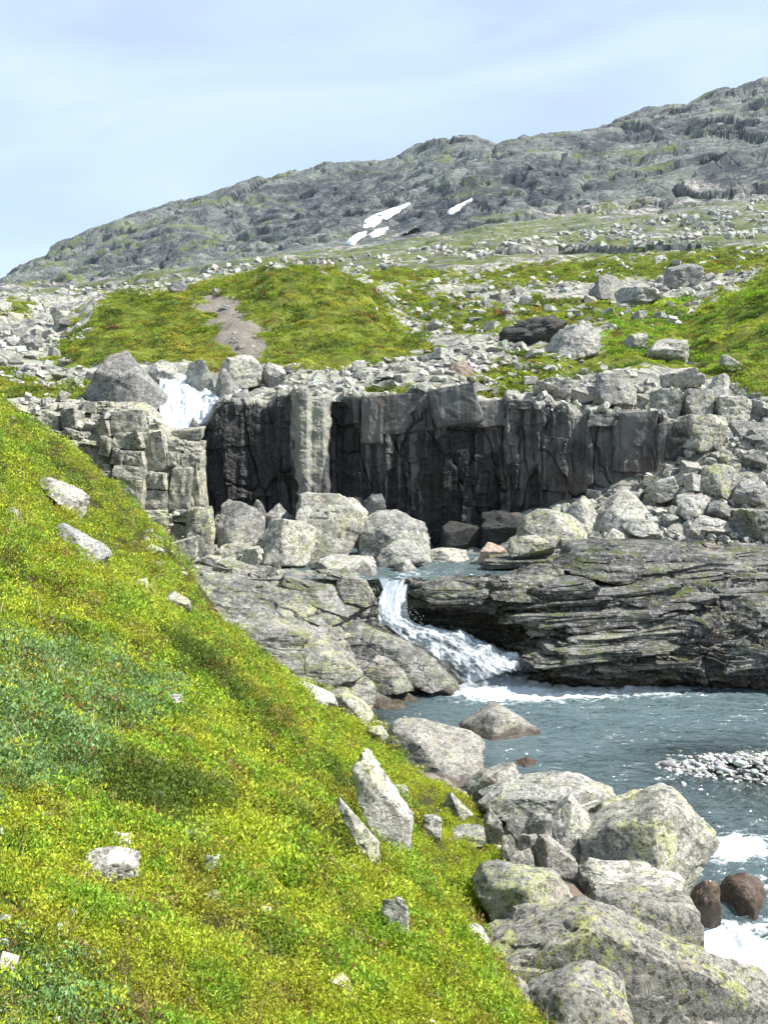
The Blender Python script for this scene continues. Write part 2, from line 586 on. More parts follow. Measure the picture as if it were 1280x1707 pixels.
def leaf_material(name, rough=0.5, trans=0.35):
    n = NT(name)
    tint = n.attr('tint', 'INSTANCER', 'Color')
    lv = n.attr('lv')
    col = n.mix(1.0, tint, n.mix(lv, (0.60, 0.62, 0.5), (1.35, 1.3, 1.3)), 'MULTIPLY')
    d = n.bsdf(col, rough, None, 0.25)
    tr = n.node('ShaderNodeBsdfTranslucent')
    n.put(tr.inputs['Color'], n.mix(1.0, col, (1.25, 1.25, 0.7), 'MULTIPLY'))
    ms = n.node('ShaderNodeMixShader')
    ms.inputs[0].default_value = trans
    n.t.links.new(d, ms.inputs[1])
    n.t.links.new(tr.outputs[0], ms.inputs[2])
    return n.done(ms.outputs[0])


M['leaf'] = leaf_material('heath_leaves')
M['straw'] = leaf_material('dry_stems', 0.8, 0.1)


def pebble_material():
    n = NT('river_pebbles')
    t = n.attr('tint', 'INSTANCER', 'Color')
    col = n.mix(n.rng(n.noise(14, 5, 0.6), 0.4, 0.65, 0, 0.5), t, (0.10, 0.10, 0.095))
    return n.done(n.bsdf(col, 0.75, n.bump(n.noise(25, 5), 0.4, 0.02), 0.3))


M['pebble'] = pebble_material()


def scatter_rock_material():
    n = NT('scattered_stones')
    t = n.attr('tint', 'INSTANCER', 'Color')
    col = n.mix(n.rng(n.noise(2.0, 8, 0.7), 0.50, 0.62, 0, 0.55), t, (0.44, 0.45, 0.26))
    col = n.mix(n.rng(n.noise(3.0, 8, 0.7, n.mapping(n.pos, loc=(9, 9, 1))), 0.52, 0.66, 0, 0.6), col, (0.06, 0.06, 0.055))
    return n.done(n.bsdf(col, 0.9, n.bump(n.noise(6, 7, 0.65), 0.5, 0.1), 0.2))


M['stone'] = scatter_rock_material()


def water_material():
    n = NT('river_water')
    foam = n.attr('foam')
    clear = n.attr('clear')
    rip = n.attr('ripple')
    m1 = n.mapping(n.pos, (1.3, 2.9, 1), (0, 0, 0.10))
    hgt = n.math('ADD', n.noise(1.0, 2.5, 0.5, m1, 0.8), n.math('MULTIPLY', n.noise(3.2, 2, 0.5, m1, 0.5), 0.30))
    hgt = n.math('MULTIPLY', hgt, n.rng(n.noise(0.55, 3), 0.38, 0.62, 0.5, 1.6))
    hgt = n.math('MULTIPLY', hgt, rip)
    nb = n.bump(hgt, 1.0, 0.34)
    dif = n.bsdf(n.mix(n.noise(0.5, 3), (0.078, 0.118, 0.127), (0.125, 0.176, 0.186)), 0.9, None, 0.0)
    tp = n.node('ShaderNodeBsdfTransparent')
    tp.inputs['Color'].default_value = (0.74, 0.84, 0.83, 1)
    body = n.node('ShaderNodeMixShader')
    n.put(body.inputs[0], clear)
    n.t.links.new(dif, body.inputs[1])
    n.t.links.new(tp.outputs[0], body.inputs[2])
    gl = n.node('ShaderNodeBsdfGlossy')
    gl.inputs['Roughness'].default_value = 0.06
    n.put(gl.inputs['Normal'], nb)
    fr = n.node('ShaderNodeFresnel')
    fr.inputs['IOR'].default_value = 1.5
    n.put(fr.inputs['Normal'], nb)
    wat = n.node('ShaderNodeMixShader')
    n.t.links.new(fr.outputs[0], wat.inputs[0])
    n.t.links.new(body.outputs[0], wat.inputs[1])
    n.t.links.new(gl.outputs[0], wat.inputs[2])
    fn = n.noise(3.2, 8, 0.72, n.mapping(n.pos, (1, 2.0, 1)), 0.8)
    ff = n.rng(n.math('ADD', foam, n.rng(fn, 0.3, 0.7, -0.5, 0.5)), 0.38, 0.72)
    fb = n.bsdf((0.66, 0.71, 0.74), 0.7, n.bump(n.noise(16, 6, 0.7), 0.6, 0.06), 0.2)
    ms = n.node('ShaderNodeMixShader')
    n.t.links.new(ff, ms.inputs[0])
    n.t.links.new(wat.outputs[0], ms.inputs[1])
    n.t.links.new(fb, ms.inputs[2])
    return n.done(ms.outputs[0])


M['water'] = water_material()


def falls_material():
    n = NT('white_water')
    u = n.attr('flow')
    tc = n.node('ShaderNodeCombineXYZ')
    n.put(tc.inputs[0], n.attr('across'))
    n.put(tc.inputs[1], u)
    st = n.noise(1.0, 7, 0.65, n.mapping(tc.outputs[0], (7.0, 0.7, 1)), 0.5)
    fi = n.noise(9, 6, 0.7)
    v = n.math('ADD', n.math('MULTIPLY', st, 0.7), n.math('MULTIPLY', fi, 0.3))
    col = n.mix(n.rng(v, 0.38, 0.60), (0.24, 0.30, 0.34), (0.62, 0.66, 0.69))
    nb = n.bump(v, 0.6, 0.12)
    a = n.bsdf(col, 0.45, nb, 0.4, **{'Subsurface Weight': 0.0})
    tp = n.node('ShaderNodeBsdfTransparent')
    ms = n.node('ShaderNodeMixShader')
    al = n.rng(n.math('ADD', n.math('MULTIPLY', v, 1.6), n.attr('dens')), 0.85, 1.25)
    n.put(ms.inputs[0], al)
    n.t.links.new(tp.outputs[0], ms.inputs[1])
    n.t.links.new(a, ms.inputs[2])
    return n.done(ms.outputs[0])


M['falls'] = falls_material()
n_ = NT('spray_drops')
M['spray'] = n_.done(n_.bsdf((0.86, 0.89, 0.91), 0.4, None, 0.4))
n_ = NT('old_snow')
M['snow'] = n_.done(n_.bsdf(n_.mix(n_.noise(0.2, 6, 0.7), (0.80, 0.82, 0.85), (0.90, 0.91, 0.92)), 0.7, n_.bump(n_.noise(0.4, 5), 0.5, 0.6), 0.2))

# ------------------------------------------------------------------ geometry-nodes scatter (only for uncountable stuff)


def scatter(name, label, cat, P, rot, scl, tint, pick, protos, kind='stuff'):
    me = bpy.data.meshes.new(name)
    n = len(P)
    me.vertices.add(n)
    me.vertices.foreach_set('co', np.ascontiguousarray(P, np.float32).ravel())
    for key, typ, prop, val in (('rot', 'FLOAT_VECTOR', 'vector', rot), ('scl', 'FLOAT_VECTOR', 'vector', scl),
                                ('tint', 'FLOAT_COLOR', 'color', np.concatenate([tint, np.ones((n, 1))], 1)), ('pick', 'INT', 'value', pick)):
        at = me.attributes.new(key, typ, 'POINT')
        at.data.foreach_set(prop, np.ascontiguousarray(val, np.int32 if typ == 'INT' else np.float32).ravel())
    o = link(name, me)
    tag(o, label, cat, kind=kind)
    g = bpy.data.node_groups.new(name, 'GeometryNodeTree')
    g.interface.new_socket('Geometry', in_out='INPUT', socket_type='NodeSocketGeometry')
    g.interface.new_socket('Geometry', in_out='OUTPUT', socket_type='NodeSocketGeometry')
    gi, go = g.nodes.new('NodeGroupInput'), g.nodes.new('NodeGroupOutput')
    iop = g.nodes.new('GeometryNodeInstanceOnPoints')
    jn = g.nodes.new('GeometryNodeJoinGeometry')
    for p in reversed(protos):
        oi = g.nodes.new('GeometryNodeObjectInfo')
        oi.inputs['Object'].default_value = p
        oi.inputs['As Instance'].default_value = True
        g.links.new(oi.outputs['Geometry'], jn.inputs[0])

    def named(nm, typ):
        a = g.nodes.new('GeometryNodeInputNamedAttribute')
        a.data_type = typ
        a.inputs['Name'].default_value = nm
        return a.outputs['Attribute']
    e2r = g.nodes.new('FunctionNodeEulerToRotation')
    g.links.new(named('rot', 'FLOAT_VECTOR'), e2r.inputs[0])
    g.links.new(gi.outputs[0], iop.inputs['Points'])
    g.links.new(jn.outputs[0], iop.inputs['Instance'])
    iop.inputs['Pick Instance'].default_value = True
    g.links.new(named('pick', 'INT'), iop.inputs['Instance Index'])
    g.links.new(e2r.outputs[0], iop.inputs['Rotation'])
    g.links.new(named('scl', 'FLOAT_VECTOR'), iop.inputs['Scale'])
    g.links.new(iop.outputs[0], go.inputs[0])
    md = o.modifiers.new('scatter', 'NODES')
    md.node_group = g
    return o


# ------------------------------------------------------------------ rocks
_ico = {}


def ico(sub):
    if sub not in _ico:
        import bmesh
        bm = bmesh.new()
        bmesh.ops.create_icosphere(bm, subdivisions=sub, radius=1)
        V = np.array([v.co[:] for v in bm.verts])
        Q = np.array([[v.index for v in f.verts] for f in bm.faces])
        bm.free()
        V /= np.linalg.norm(V, axis=1, keepdims=True)
        _ico[sub] = (V, Q)
    return _ico[sub]


def rock_shape(seed, sub=4, nplanes=14, sharp=26, rough=0.05, poly=None, dims=None, box=0.0, freq=2.2, chamf=5, tilt=1.0):
    """convex-ish rock from plane cuts; poly = outline in (x, z) seen from the camera, as fractions of the box"""
    r = np.random.default_rng(seed)
    D, Q = ico(sub)
    pl = []
    if poly is not None:
        pts = np.array(poly, float) * 2 - 1                 # x,z in -1..1
        c = pts.mean(0)
        k = len(pts)
        ar = sum(pts[i][0] * pts[(i + 1) % k][1] - pts[(i + 1) % k][0] * pts[i][1] for i in range(k))
        if ar < 0: pts = pts[::-1]
        for i in range(k):
            e = pts[(i + 1) % k] - pts[i]
            nn = np.array([e[1], -e[0]])
            L = np.linalg.norm(nn)
            if L < 1e-6: continue
            nn /= L
            d = nn @ (pts[i] - c)
            ty = r.uniform(-0.25, 0.18) * tilt
            v = np.array([nn[0], ty, nn[1]])
            q = np.linalg.norm(v)
            pl.append((v / q, max(d, 0.08) / q * (1 + 0.25 * abs(ty))))
        pl.append((np.array([0.1, 1, -0.1]), 0.9))
        for _ in range(chamf):
            v = np.array([r.normal(0, 0.8), -1, r.uniform(-0.1, 1.3) * tilt])
            v /= np.linalg.norm(v)
            pl.append((v, r.uniform(0.58, 0.88)))
    else:
        if box:
            for ax in range(3):
                for sg in (-1, 1):
                    v = np.zeros(3)
                    v[ax] = sg
                    v += r.normal(0, 0.10, 3)
                    v /= np.linalg.norm(v)
                    pl.append((v, r.uniform(0.88, 1.0)))
        for _ in range(nplanes):
            v = r.normal(0, 1, 3)
            v /= np.linalg.norm(v)
            pl.append((v, r.uniform(0.62, 1.0) * (1.3 if box else 1)))
        for v in np.eye(3):
            pl.append((v, 1.1))
            pl.append((-v, 1.1))
    Nn = np.array([p[0] for p in pl])
    dd = np.array([p[1] for p in pl])
    q = np.maximum((D @ Nn.T) / dd, 0)
    rad = (q ** sharp).sum(1) ** (-1.0 / sharp)
    V = D * rad[:, None]
    if rough:
        o = r.uniform(0, 50, 3)
        dsp = fbm(V * freq + o, 4, int(seed) % 97) * rough * 1.6
        f1, f2, ci = worley(V * np.array([1.6, 1.6, 2.6]) + o, int(seed) % 89)
        dsp += (ci - 0.5) * rough * 1.25 - (1 - sstep(0, 0.05, f2 - f1)) * rough * 0.7
        if sub >= 5:
            f1, f2, ci = worley(V * np.array([3.4, 3.4, 5.0]) + o, int(seed) % 83)
            dsp += (ci - 0.5) * rough * 0.5 - (1 - sstep(0, 0.08, f2 - f1)) * rough * 0.3 + fbm(V * 9 + o, 3, 3) * rough * 0.35
        V *= (1 + dsp)[:, None]
    lo, hi = V.min(0), V.max(0)
    V = (V - (lo + hi) / 2) / ((hi - lo) / 2)
    if dims is not None:
        V = V * np.array(dims) / 2
        V[:, 2] += dims[2] / 2
    return V, Q



def hull_rock(seed, npts=13, bev=0.05, box=0.0):
    """angular low-poly stone: bevelled convex hull of random points, size 2 x 2 x 2"""
    import bmesh
    r = np.random.default_rng(seed)
    bm = bmesh.new()
    for _ in range(npts):
        v = r.normal(0, 1, 3)
        if box:
            v = np.sign(v) * np.array([1, 1, 1]) * r.uniform(0.72, 1.0, 3)
        else:
            v /= np.linalg.norm(v) ** 0.9
        bm.verts.new(v)
    res = bmesh.ops.convex_hull(bm, input=bm.verts)
    bmesh.ops.delete(bm, geom=[v for v in bm.verts if not v.link_faces], context='VERTS')
    bmesh.ops.dissolve_limit(bm, angle_limit=0.12, verts=bm.verts, edges=bm.edges)
    bmesh.ops.bevel(bm, geom=bm.edges[:], offset=bev, segments=1, affect='EDGES', profile=0.5, clamp_overlap=True)
    bmesh.ops.triangulate(bm, faces=bm.faces)
    bmesh.ops.subdivide_edges(bm, edges=bm.edges, cuts=1, use_grid_fill=True)
    bm.verts.index_update()
    V = np.array([v.co[:] for v in bm.verts])
    bmesh.ops.triangulate(bm, faces=bm.faces)
    Q = np.array([[v.index for v in f.verts] for f in bm.faces])
    bm.free()
    lo, hi = V.min(0), V.max(0)
    V = (V - (lo + hi) / 2) / ((hi - lo) / 2)
    return V + np.stack([gnoise(V * 2.3 + seed + k * 9, k) for k in range(3)], -1) * 0.05, Q




def rock_obj(name, mat, dims, loc, seed, label=None, cat='rock', group=None, parent=None, rotz=0.0, **kw):
    V, Q = rock_shape(seed, dims=dims, **kw)
    if rotz:
        c, s = math.cos(rotz), math.sin(rotz)
        V = np.stack([V[:, 0] * c - V[:, 1] * s, V[:, 0] * s + V[:, 1] * c, V[:, 2]], -1)
    me = mesh_np(name, V, Q, M[mat], smooth=True)
    me.set_sharp_from_angle(angle=math.radians(38))
    o = link(name, me, parent, loc)
    if parent is not None: o.location = Vector(loc) - parent.location
    if label: tag(o, label, cat, group)
    return o


def proto(name, V, Q, mat, smooth=False, attrs=None):
    return bpy.data.objects.new(name, mesh_np(name, V, Q, mat, smooth, attrs))   # never linked: only instanced


STONE = []
for k in range(8):
    V_, Q_ = hull_rock(300 + k, 11 + k, 0.05, k % 2)
    STONE.append(proto('stone_proto', V_ * np.array([1, 0.85, 0.7]), Q_, M['stone']))
PEBBLE = []
for k in range(6):
    V_, Q_ = rock_shape(400 + k, sub=2, nplanes=8, sharp=30, rough=0.03)
    PEBBLE.append(proto('pebble_proto', V_ * np.array([1, 0.75, 0.35]), Q_, M['pebble'], True))


def leaf_clump(seed, n, rad, hgt, L, wd, up=0.5, stems=5):
    r = np.random.default_rng(seed)
    V, Q, lv = [], [], []
    for i in range(n):
        a = r.uniform(0, 2 * math.pi)
        q = rad * math.sqrt(r.uniform(0, 1))
        top = hgt * (1 - 0.55 * (q / rad) ** 2)
        b = np.array([q * math.cos(a), q * math.sin(a), top * r.uniform(0.15, 1.0)])
        d = r.normal(0, 1, 3)
        d[2] = abs(d[2]) * 0.8 + up
        d /= np.linalg.norm(d)
        s = np.cross(d, r.normal(0, 1, 3))
        s /= np.linalg.norm(s) + 1e-9
        nn = np.cross(d, s)
        ll = L * r.uniform(0.7, 1.3)
        ww = wd * r.uniform(0.7, 1.2)
        k = len(V)
        V += [b, b + d * ll * .5 + s * ww * .5 + nn * ww * .15, b + d * ll, b + d * ll * .5 - s * ww * .5 + nn * ww * .15]
        Q.append([k, k + 1, k + 2, k + 3])
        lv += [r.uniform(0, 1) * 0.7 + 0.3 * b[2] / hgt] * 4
    return np.array(V), np.array(Q), np.array(lv)


def protos_leaf(name, cnt, mat, **kw):
    out = []
    for k in range(cnt):
        V, Q, lv = leaf_clump(500 + k + len(name) * 31, **kw)
        out.append(proto(name, V, Q, mat, False, {'lv': lv}))
    return out


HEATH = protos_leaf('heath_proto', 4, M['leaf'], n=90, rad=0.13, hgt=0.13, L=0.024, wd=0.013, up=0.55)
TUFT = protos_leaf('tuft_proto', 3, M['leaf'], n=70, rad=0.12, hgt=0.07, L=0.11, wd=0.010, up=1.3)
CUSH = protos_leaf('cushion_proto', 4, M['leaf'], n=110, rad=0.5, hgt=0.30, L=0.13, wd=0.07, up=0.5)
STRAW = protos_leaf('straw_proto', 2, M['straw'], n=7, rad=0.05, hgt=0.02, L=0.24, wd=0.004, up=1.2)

# ================================================================== LARGE STRUCTURE
# ---- near ground: hillside on the left running down into the river bed (thin-plate surface through surveyed points)
HP = [(0, 1707, 2.9), (320, 1707, 3.5), (640, 1707, 4.4), (880, 1707, 6.0), (780, 1560, 8.3), (700, 1450, 10), (820, 1420, 12),
      (640, 1290, 14), (720, 1310, 14), (600, 1210, 17), (480, 1140, 18.5), (400, 1075, 19.2), (320, 1000, 20), (270, 890, 21.5),
      (170, 800, 22), (0, 690, 22), (0, 1000, 9.5), (0, 1300, 5), (0, 830, 15), (320, 1300, 6.5), (480, 1500, 5.6), (320, 1100, 11),
      (480, 1300, 9.5), (640, 1400, 9.5), (160, 950, 14), (160, 1200, 7.2), (90, 745, 22.2)]
hp = [tuple(W(*p)) for p in HP]
hp += [(0, 0, 4.05), (-3, 0, 6.3), (3, 0, 1.9), (0, -4, 4.8), (-8, 2, 9.6), (-10, 8, 10), (-14, 14, 11.5), (-14, 22, 10.5), (-12, 28, 7.5),
       (-4.2, 23, 1.6), (-6, 25, 2.6), (-8, 26, 3.8), (-2, 22, 0.2), (-3, 25, 1.6), (-5, 28, 2.0), (0, 24, 0.2), (0.6, 20, -0.4), (1.5, 17, -0.45),
       (2.5, 20, -0.9), (6, 20, -1.0), (10, 20, -0.9), (4, 17.5, -0.6), (3, 14.5, -0.45), (6, 14, -0.35), (7.5, 16.6, 0.02), (9.5, 16.4, 0.05),
       (5.8, 16.7, -0.03), (4.5, 11.5, -0.5), (6, 10, -0.9), (3.2, 9.4, -0.8), (2.0, 9.0, -0.2), (2.2, 12.6, 0.0), (4.2, 7.5, -1.1), (2.6, 6.6, -0.5),
       (7, 4, -1.5), (4, 2, 0.2), (12, 14, -0.2), (12, 8, -1.0), (16, 12, 0.8), (18, 18, 1.5), (13, 4, -1.2), (15, 26, 0), (6, 26, -1), (2, 26, -0.8)]
hp = np.array(hp)


def tps_k(r2):
    return 0.5 * r2 * np.log(r2 + 1e-9)


nP = len(hp)
K_ = tps_k(((hp[:, None, :2] - hp[None, :, :2]) ** 2).sum(2)) + np.eye(nP) * 0.25
A_ = np.zeros((nP + 3, nP + 3))
A_[:nP, :nP] = K_
A_[:nP, nP] = 1
A_[:nP, nP + 1:] = hp[:, :2]
A_[nP:, :nP] = A_[:nP, nP:].T
sol = np.linalg.solve(A_, np.concatenate([hp[:, 2], np.zeros(3)]))


def hill_z(x, y):
    sh = np.shape(x)
    q = np.stack([np.ravel(x), np.ravel(y)], -1)
    z = np.zeros(len(q))
    for i in range(nP):
        z += sol[i] * tps_k(((q - hp[i, :2]) ** 2).sum(1))
    z += sol[nP] + q @ sol[nP + 1:]
    p3 = np.concatenate([q, np.zeros((len(q), 1))], 1)
    z += fbm(p3 * 0.55, 4, 5) * 0.22 * sstep(0.0, 0.8, z) + fbm(p3 * 2.2, 3, 6) * 0.07
    return z.reshape(sh)


gx, gy = np.meshgrid(np.linspace(-16, 19, 300), np.linspace(-5, 29, 290), indexing='ij')
gz = hill_z(gx, gy)
HG = np.stack([gx, gy, gz], -1)
tag(link('hillside_ground', mesh_np('hillside_ground', HG.reshape(-1, 3), grid_faces(*gx.shape), M['hill'])), kind='structure')
TERR['hill'] = grid_bvh(HG, 2)

# ---- plateau above the cliff: mounds, boulder field, green slope on the right
PD = [30.7, 32.2, 35, 39, 44, 50, 58, 70, 90, 130]
PT = {-500: [600, 560, 530, 500, 480, 470, 465, 460, 470, 490], -250: [660, 630, 605, 580, 560, 545, 530, 515, 500, 495],
      0: [682, 655, 634, 613, 592, 572, 549, 526, 507, 495], 100: [690, 658, 638, 617, 602, 582, 556, 535, 512, 496],
      160: [690, 658, 641, 619, 590, 545, 509, 513, 505, 490], 240: [684, 655, 638, 615, 580, 535, 496, 503, 500, 484],
      285: [725, 694, 658, 616, 576, 530, 492, 498, 496, 479], 340: [752, 706, 672, 622, 570, 522, 482, 489, 488, 471], 385: [712, 686, 660, 614, 566, 517, 472, 478, 480, 466], 410: [690, 664, 636, 607, 565, 514, 466, 473, 477, 463],
      460: [672, 645, 627, 606, 560, 505, 450, 460, 467, 457], 540: [670, 642, 627, 606, 560, 505, 460, 467, 467, 452],
      600: [668, 646, 628, 606, 570, 520, 484, 477, 467, 452], 680: [664, 641, 622, 604, 582, 557, 530, 502, 477, 452],
      740: [668, 641, 616, 592, 571, 551, 526, 502, 477, 452], 840: [676, 646, 616, 590, 569, 549, 520, 495, 470, 442],
      960: [694, 652, 616, 590, 565, 540, 515, 487, 461, 432], 1060: [704, 650, 616, 586, 560, 532, 507, 481, 456, 427],
      1130: [715, 662, 622, 592, 562, 527, 502, 479, 452, 421], 1200: [725, 670, 612, 562, 526, 506, 491, 471, 446, 416],
      1280: [730, 660, 588, 522, 479, 480, 478, 461, 437, 407], 1420: [720, 610, 520, 450, 425, 430, 430, 425, 405, 380],
      1800: [640, 500, 400, 350, 330, 330, 335, 340, 345, 330]}
cols = [(px, list(zip(pys, PD))) for px, pys in sorted(PT.items())]
PG = sheet_grid(cols, 420, 260, np.log(PD))
p2 = PG.reshape(-1, 3)
dsp = fbm(p2 * np.array([.35, .35, .1]), 4, 21) * 0.6 + fbm(p2 * 1.4, 3, 22) * 0.16
edge = sstep(29.8, 32, p2[:, 1])
p2 = p2 + np.array([0, 0, 1.0]) * (dsp * edge * sstep(25, 60, p2[:, 1]) ** 0 * (0.5 + p2[:, 1] / 60))[:, None]
PG = p2.reshape(PG.shape)
ppx, ppy = PX(p2)
jx = ppx + fbm(p2 * 0.5, 4, 31) * 40
jy = ppy + fbm(p2 * 0.5, 4, 32) * 22
G_MOUND = [(85, 606), (130, 540), (190, 490), (300, 480), (400, 455), (460, 440), (560, 450), (630, 490), (700, 560), (735, 585), (640, 604), (560, 614), (330, 612), (240, 592), (140, 612)]
G_RIGHT = [(1040, 612), (1060, 560), (1130, 535), (1180, 505), (1280, 455), (1500, 380), (1800, 300), (1800, 760), (1280, 690), (1215, 640), (1150, 612)]
G_LEFT = [(-500, 590), (0, 612), (70, 632), (150, 640), (165, 668), (80, 672), (-500, 700)]
G_MID = [[(640, 470), (800, 500), (860, 520), (900, 545), (760, 560), (690, 530)], [(880, 500), (1090, 508), (1110, 535), (940, 545), (830, 535)],
         [(1040, 505), (1160, 500), (1130, 540), (1040, 600), (1000, 590)], [(780, 455), (1000, 430), (1280, 405), (1800, 350), (1800, 420), (1280, 450), (1050, 462), (820, 480)],
         [(820, 600), (900, 585), (1010, 600), (1010, 625), (900, 640), (850, 660), (800, 665)], [(600, 440), (760, 455), (800, 470), (620, 470)], [(0, 500), (60, 505), (40, 525), (0, 530)],
         [(1040, 560), (1150, 600), (1060, 615), (1000, 610)], [(620, 646), (700, 650), (690, 668), (610, 666)]]
B_SCREE = [(330, 488), (384, 494), (420, 535), (452, 578), (438, 600), (385, 592), (350, 545)]
gmask = inpoly(jx, jy, G_MOUND) | inpoly(jx, jy, G_RIGHT) | inpoly(jx, jy, G_LEFT)
for g_ in G_MID:
    gmask |= inpoly(jx, jy, g_)
bmask = inpoly(jx, jy, B_SCREE)
gmask = gmask & ~bmask
lf = fbm(p2 * 0.09, 4, 35)
gr_attr = np.clip(gmask * 1.0 + 0.28 * (lf > 0.05) * (p2[:, 1] > 60), 0, 1)
tag(link('plateau_ground', mesh_np('plateau_ground', p2, grid_faces(*PG.shape[:2]), M['ground'], attrs={'grass': gr_attr, 'bare': bmask * 1.0})), kind='structure')
TERR['plateau'] = grid_bvh(PG, 1)

# ---- mountain slopes (right mass) and the ridge behind on the left
SD = [120, 170, 240, 340, 450, 560, 660, 720, 860]
ST = {-600: [520, 520, 520, 520, 522, 526, 530, 535, 560], -200: [500, 498, 497, 497, 498, 500, 504, 508, 520], 0: [500, 496, 493, 491, 490, 489, 489, 490, 495], 300: [480, 472, 467, 463, 461, 459, 458, 458, 470],
      500: [459, 443, 433, 425, 419, 415, 412, 412, 425], 600: [455, 436, 424, 416, 408, 402, 397, 393, 410], 680: [453, 432, 418, 404, 389, 368, 346, 336, 365],
      760: [450, 430, 413, 395, 364, 327, 300, 290, 320], 840: [445, 425, 408, 389, 348, 302, 265, 250, 275], 900: [440, 421, 403, 385, 345, 293, 248, 231, 255], 1000: [434, 415, 395, 374, 333, 277, 222, 200, 225],
      1120: [426, 408, 385, 360, 313, 257, 190, 166, 190], 1170: [420, 403, 380, 350, 305, 247, 180, 160, 180], 1280: [414, 396, 370, 335, 288, 227, 160, 140, 160], 1800: [380, 350, 310, 250, 190, 120, 60, 40, 60]}
cols = [(px, list(zip(pys, SD))) for px, pys in sorted(ST.items())]
SG = sheet_grid([(px, [(pr_[0][0] + 26, pr_[0][1]), (pr_[1][0] + 6, pr_[1][1])] + pr_[2:]) for px, pr_ in cols], 620, 300, np.log(SD))


def crag_mask(p, polys):
    x, y = PX(p)
    x = x + fbm(p * 0.012, 4, 91) * 45
    y = y + fbm(p * 0.012, 4, 92) * 30
    m = np.zeros(len(p))
    for q in polys:
        m = np.maximum(m, inpoly(x, y, q) * 1.0)
    return m


def mountain_disp(P, amp, seed):
    p = P.reshape(-1, 3)
    N = grid_normals(P).reshape(-1, 3)
    N *= np.where(N[:, 2:3] < 0, -1, 1)
    wv = fbm(p * 0.012, 4, seed + 5)[:, None] * 0.9
    f1, f2, ci = worley(p * np.array([.014, .014, .020]) + wv, seed)
    g1, g2, di = worley(p * np.array([.05, .05, .05]) + fbm(p * 0.04, 3, seed + 6)[:, None] * 0.7, seed + 1)
    d = fbm(p * 0.008, 5, seed + 2, 0.5) * 2.0 + (ci - 0.5) * 1.0 + (di - 0.5) * 0.30 * (0.4 + ci) + fbm(p * np.array([.04, .04, .025]), 4, seed + 3, 0.5) * 0.5
    d -= (1 - sstep(0, 0.16, f2 - f1)) * 0.5
    return p + N * (d * amp)[:, None]


cx_, cy_ = PX(SG)
steep = np.gradient(SG[..., 2], axis=1) / (np.gradient(SG[..., 1], axis=1) + 1e-6)
ampS = 2.2 + 5.0 * sstep(330, 470, SG[..., 1]) * sstep(560, 720, cx_)
ps = mountain_disp(SG, ampS.ravel(), 50)
talus = (sstep(300, 360, SG[..., 1]) * (1 - sstep(430, 480, SG[..., 1])) * 0.5 + 0.46 * (1 - sstep(300, 360, SG[..., 1]))).ravel()
green = (0.34 * (1 - sstep(300, 420, SG[..., 1])) + 0.30).ravel()
tag(link('mountain_slope', mesh_np('mountain_slope', ps, grid_faces(*SG.shape[:2]), M['mountain'], False, {'talus': talus, 'green': green, 'crag': crag_mask(ps, [[(640, 372), (720, 318), (800, 285), (900, 262), (980, 270), (940, 330), (850, 350), (760, 380), (660, 395)], [(1150, 300), (1180, 262), (1250, 252), (1270, 300), (1200, 312)], [(930, 240), (1080, 205), (1240, 185), (1280, 215), (1100, 235), (980, 262)]])})), kind='structure')
TERR['slope'] = grid_bvh(ps.reshape(SG.shape), 2)

RD = [450, 560, 660, 760, 860, 950, 1100]
RT = {-600: [560, 565, 570, 580, 590, 600, 640], -300: [510, 512, 515, 520, 530, 545, 580], -80: [495, 493, 490, 488, 488, 490, 520], 0: [492, 489, 484, 478, 471, 464, 500], 30: [491, 487, 478, 466, 452, 441, 480],
      100: [489, 482, 468, 448, 428, 409, 450], 165: [486, 476, 456, 431, 406, 384, 430], 240: [478, 466, 442, 410, 380, 355, 400], 310: [470, 454, 426, 392, 360, 336, 380],
      355: [464, 446, 418, 386, 356, 333, 375], 400: [455, 436, 405, 370, 338, 313, 360], 480: [430, 412, 385, 350, 316, 290, 340], 540: [420, 402, 374, 340, 307, 281, 330],
      600: [412, 392, 364, 330, 300, 275, 320], 650: [405, 384, 354, 320, 291, 267, 310], 690: [400, 376, 344, 310, 280, 254, 300], 740: [390, 362, 328, 294, 265, 240, 290],
      790: [380, 350, 315, 282, 255, 236, 285], 840: [375, 342, 310, 282, 262, 250, 290], 960: [380, 350, 320, 300, 290, 285, 310]}
cols = [(px, list(zip(pys, RD))) for px, pys in sorted(RT.items())]
RG = sheet_grid(cols, 560, 240, np.log(RD))
pr = mountain_disp(RG, np.full(RG.shape[0] * RG.shape[1], 7.5), 80)
talus = (0.45 * (1 - sstep(520, 640, RG[..., 1]))).ravel()
green = (0.36 - 0.1 * sstep(300, 480, PX(RG)[0])).ravel()
tag(link('mountain_ridge', mesh_np('mountain_ridge', pr, grid_faces(*RG.shape[:2]), M['mountain'], False, {'talus': talus, 'green': green, 'crag': crag_mask(pr, [[(400, 330), (500, 300), (640, 285), (700, 300), (640, 370), (560, 385), (430, 395)], [(140, 440), (260, 385), (330, 400), (300, 440), (180, 470)]])})), kind='structure')
TERR['ridge'] = grid_bvh(pr.reshape(RG.shape), 2)

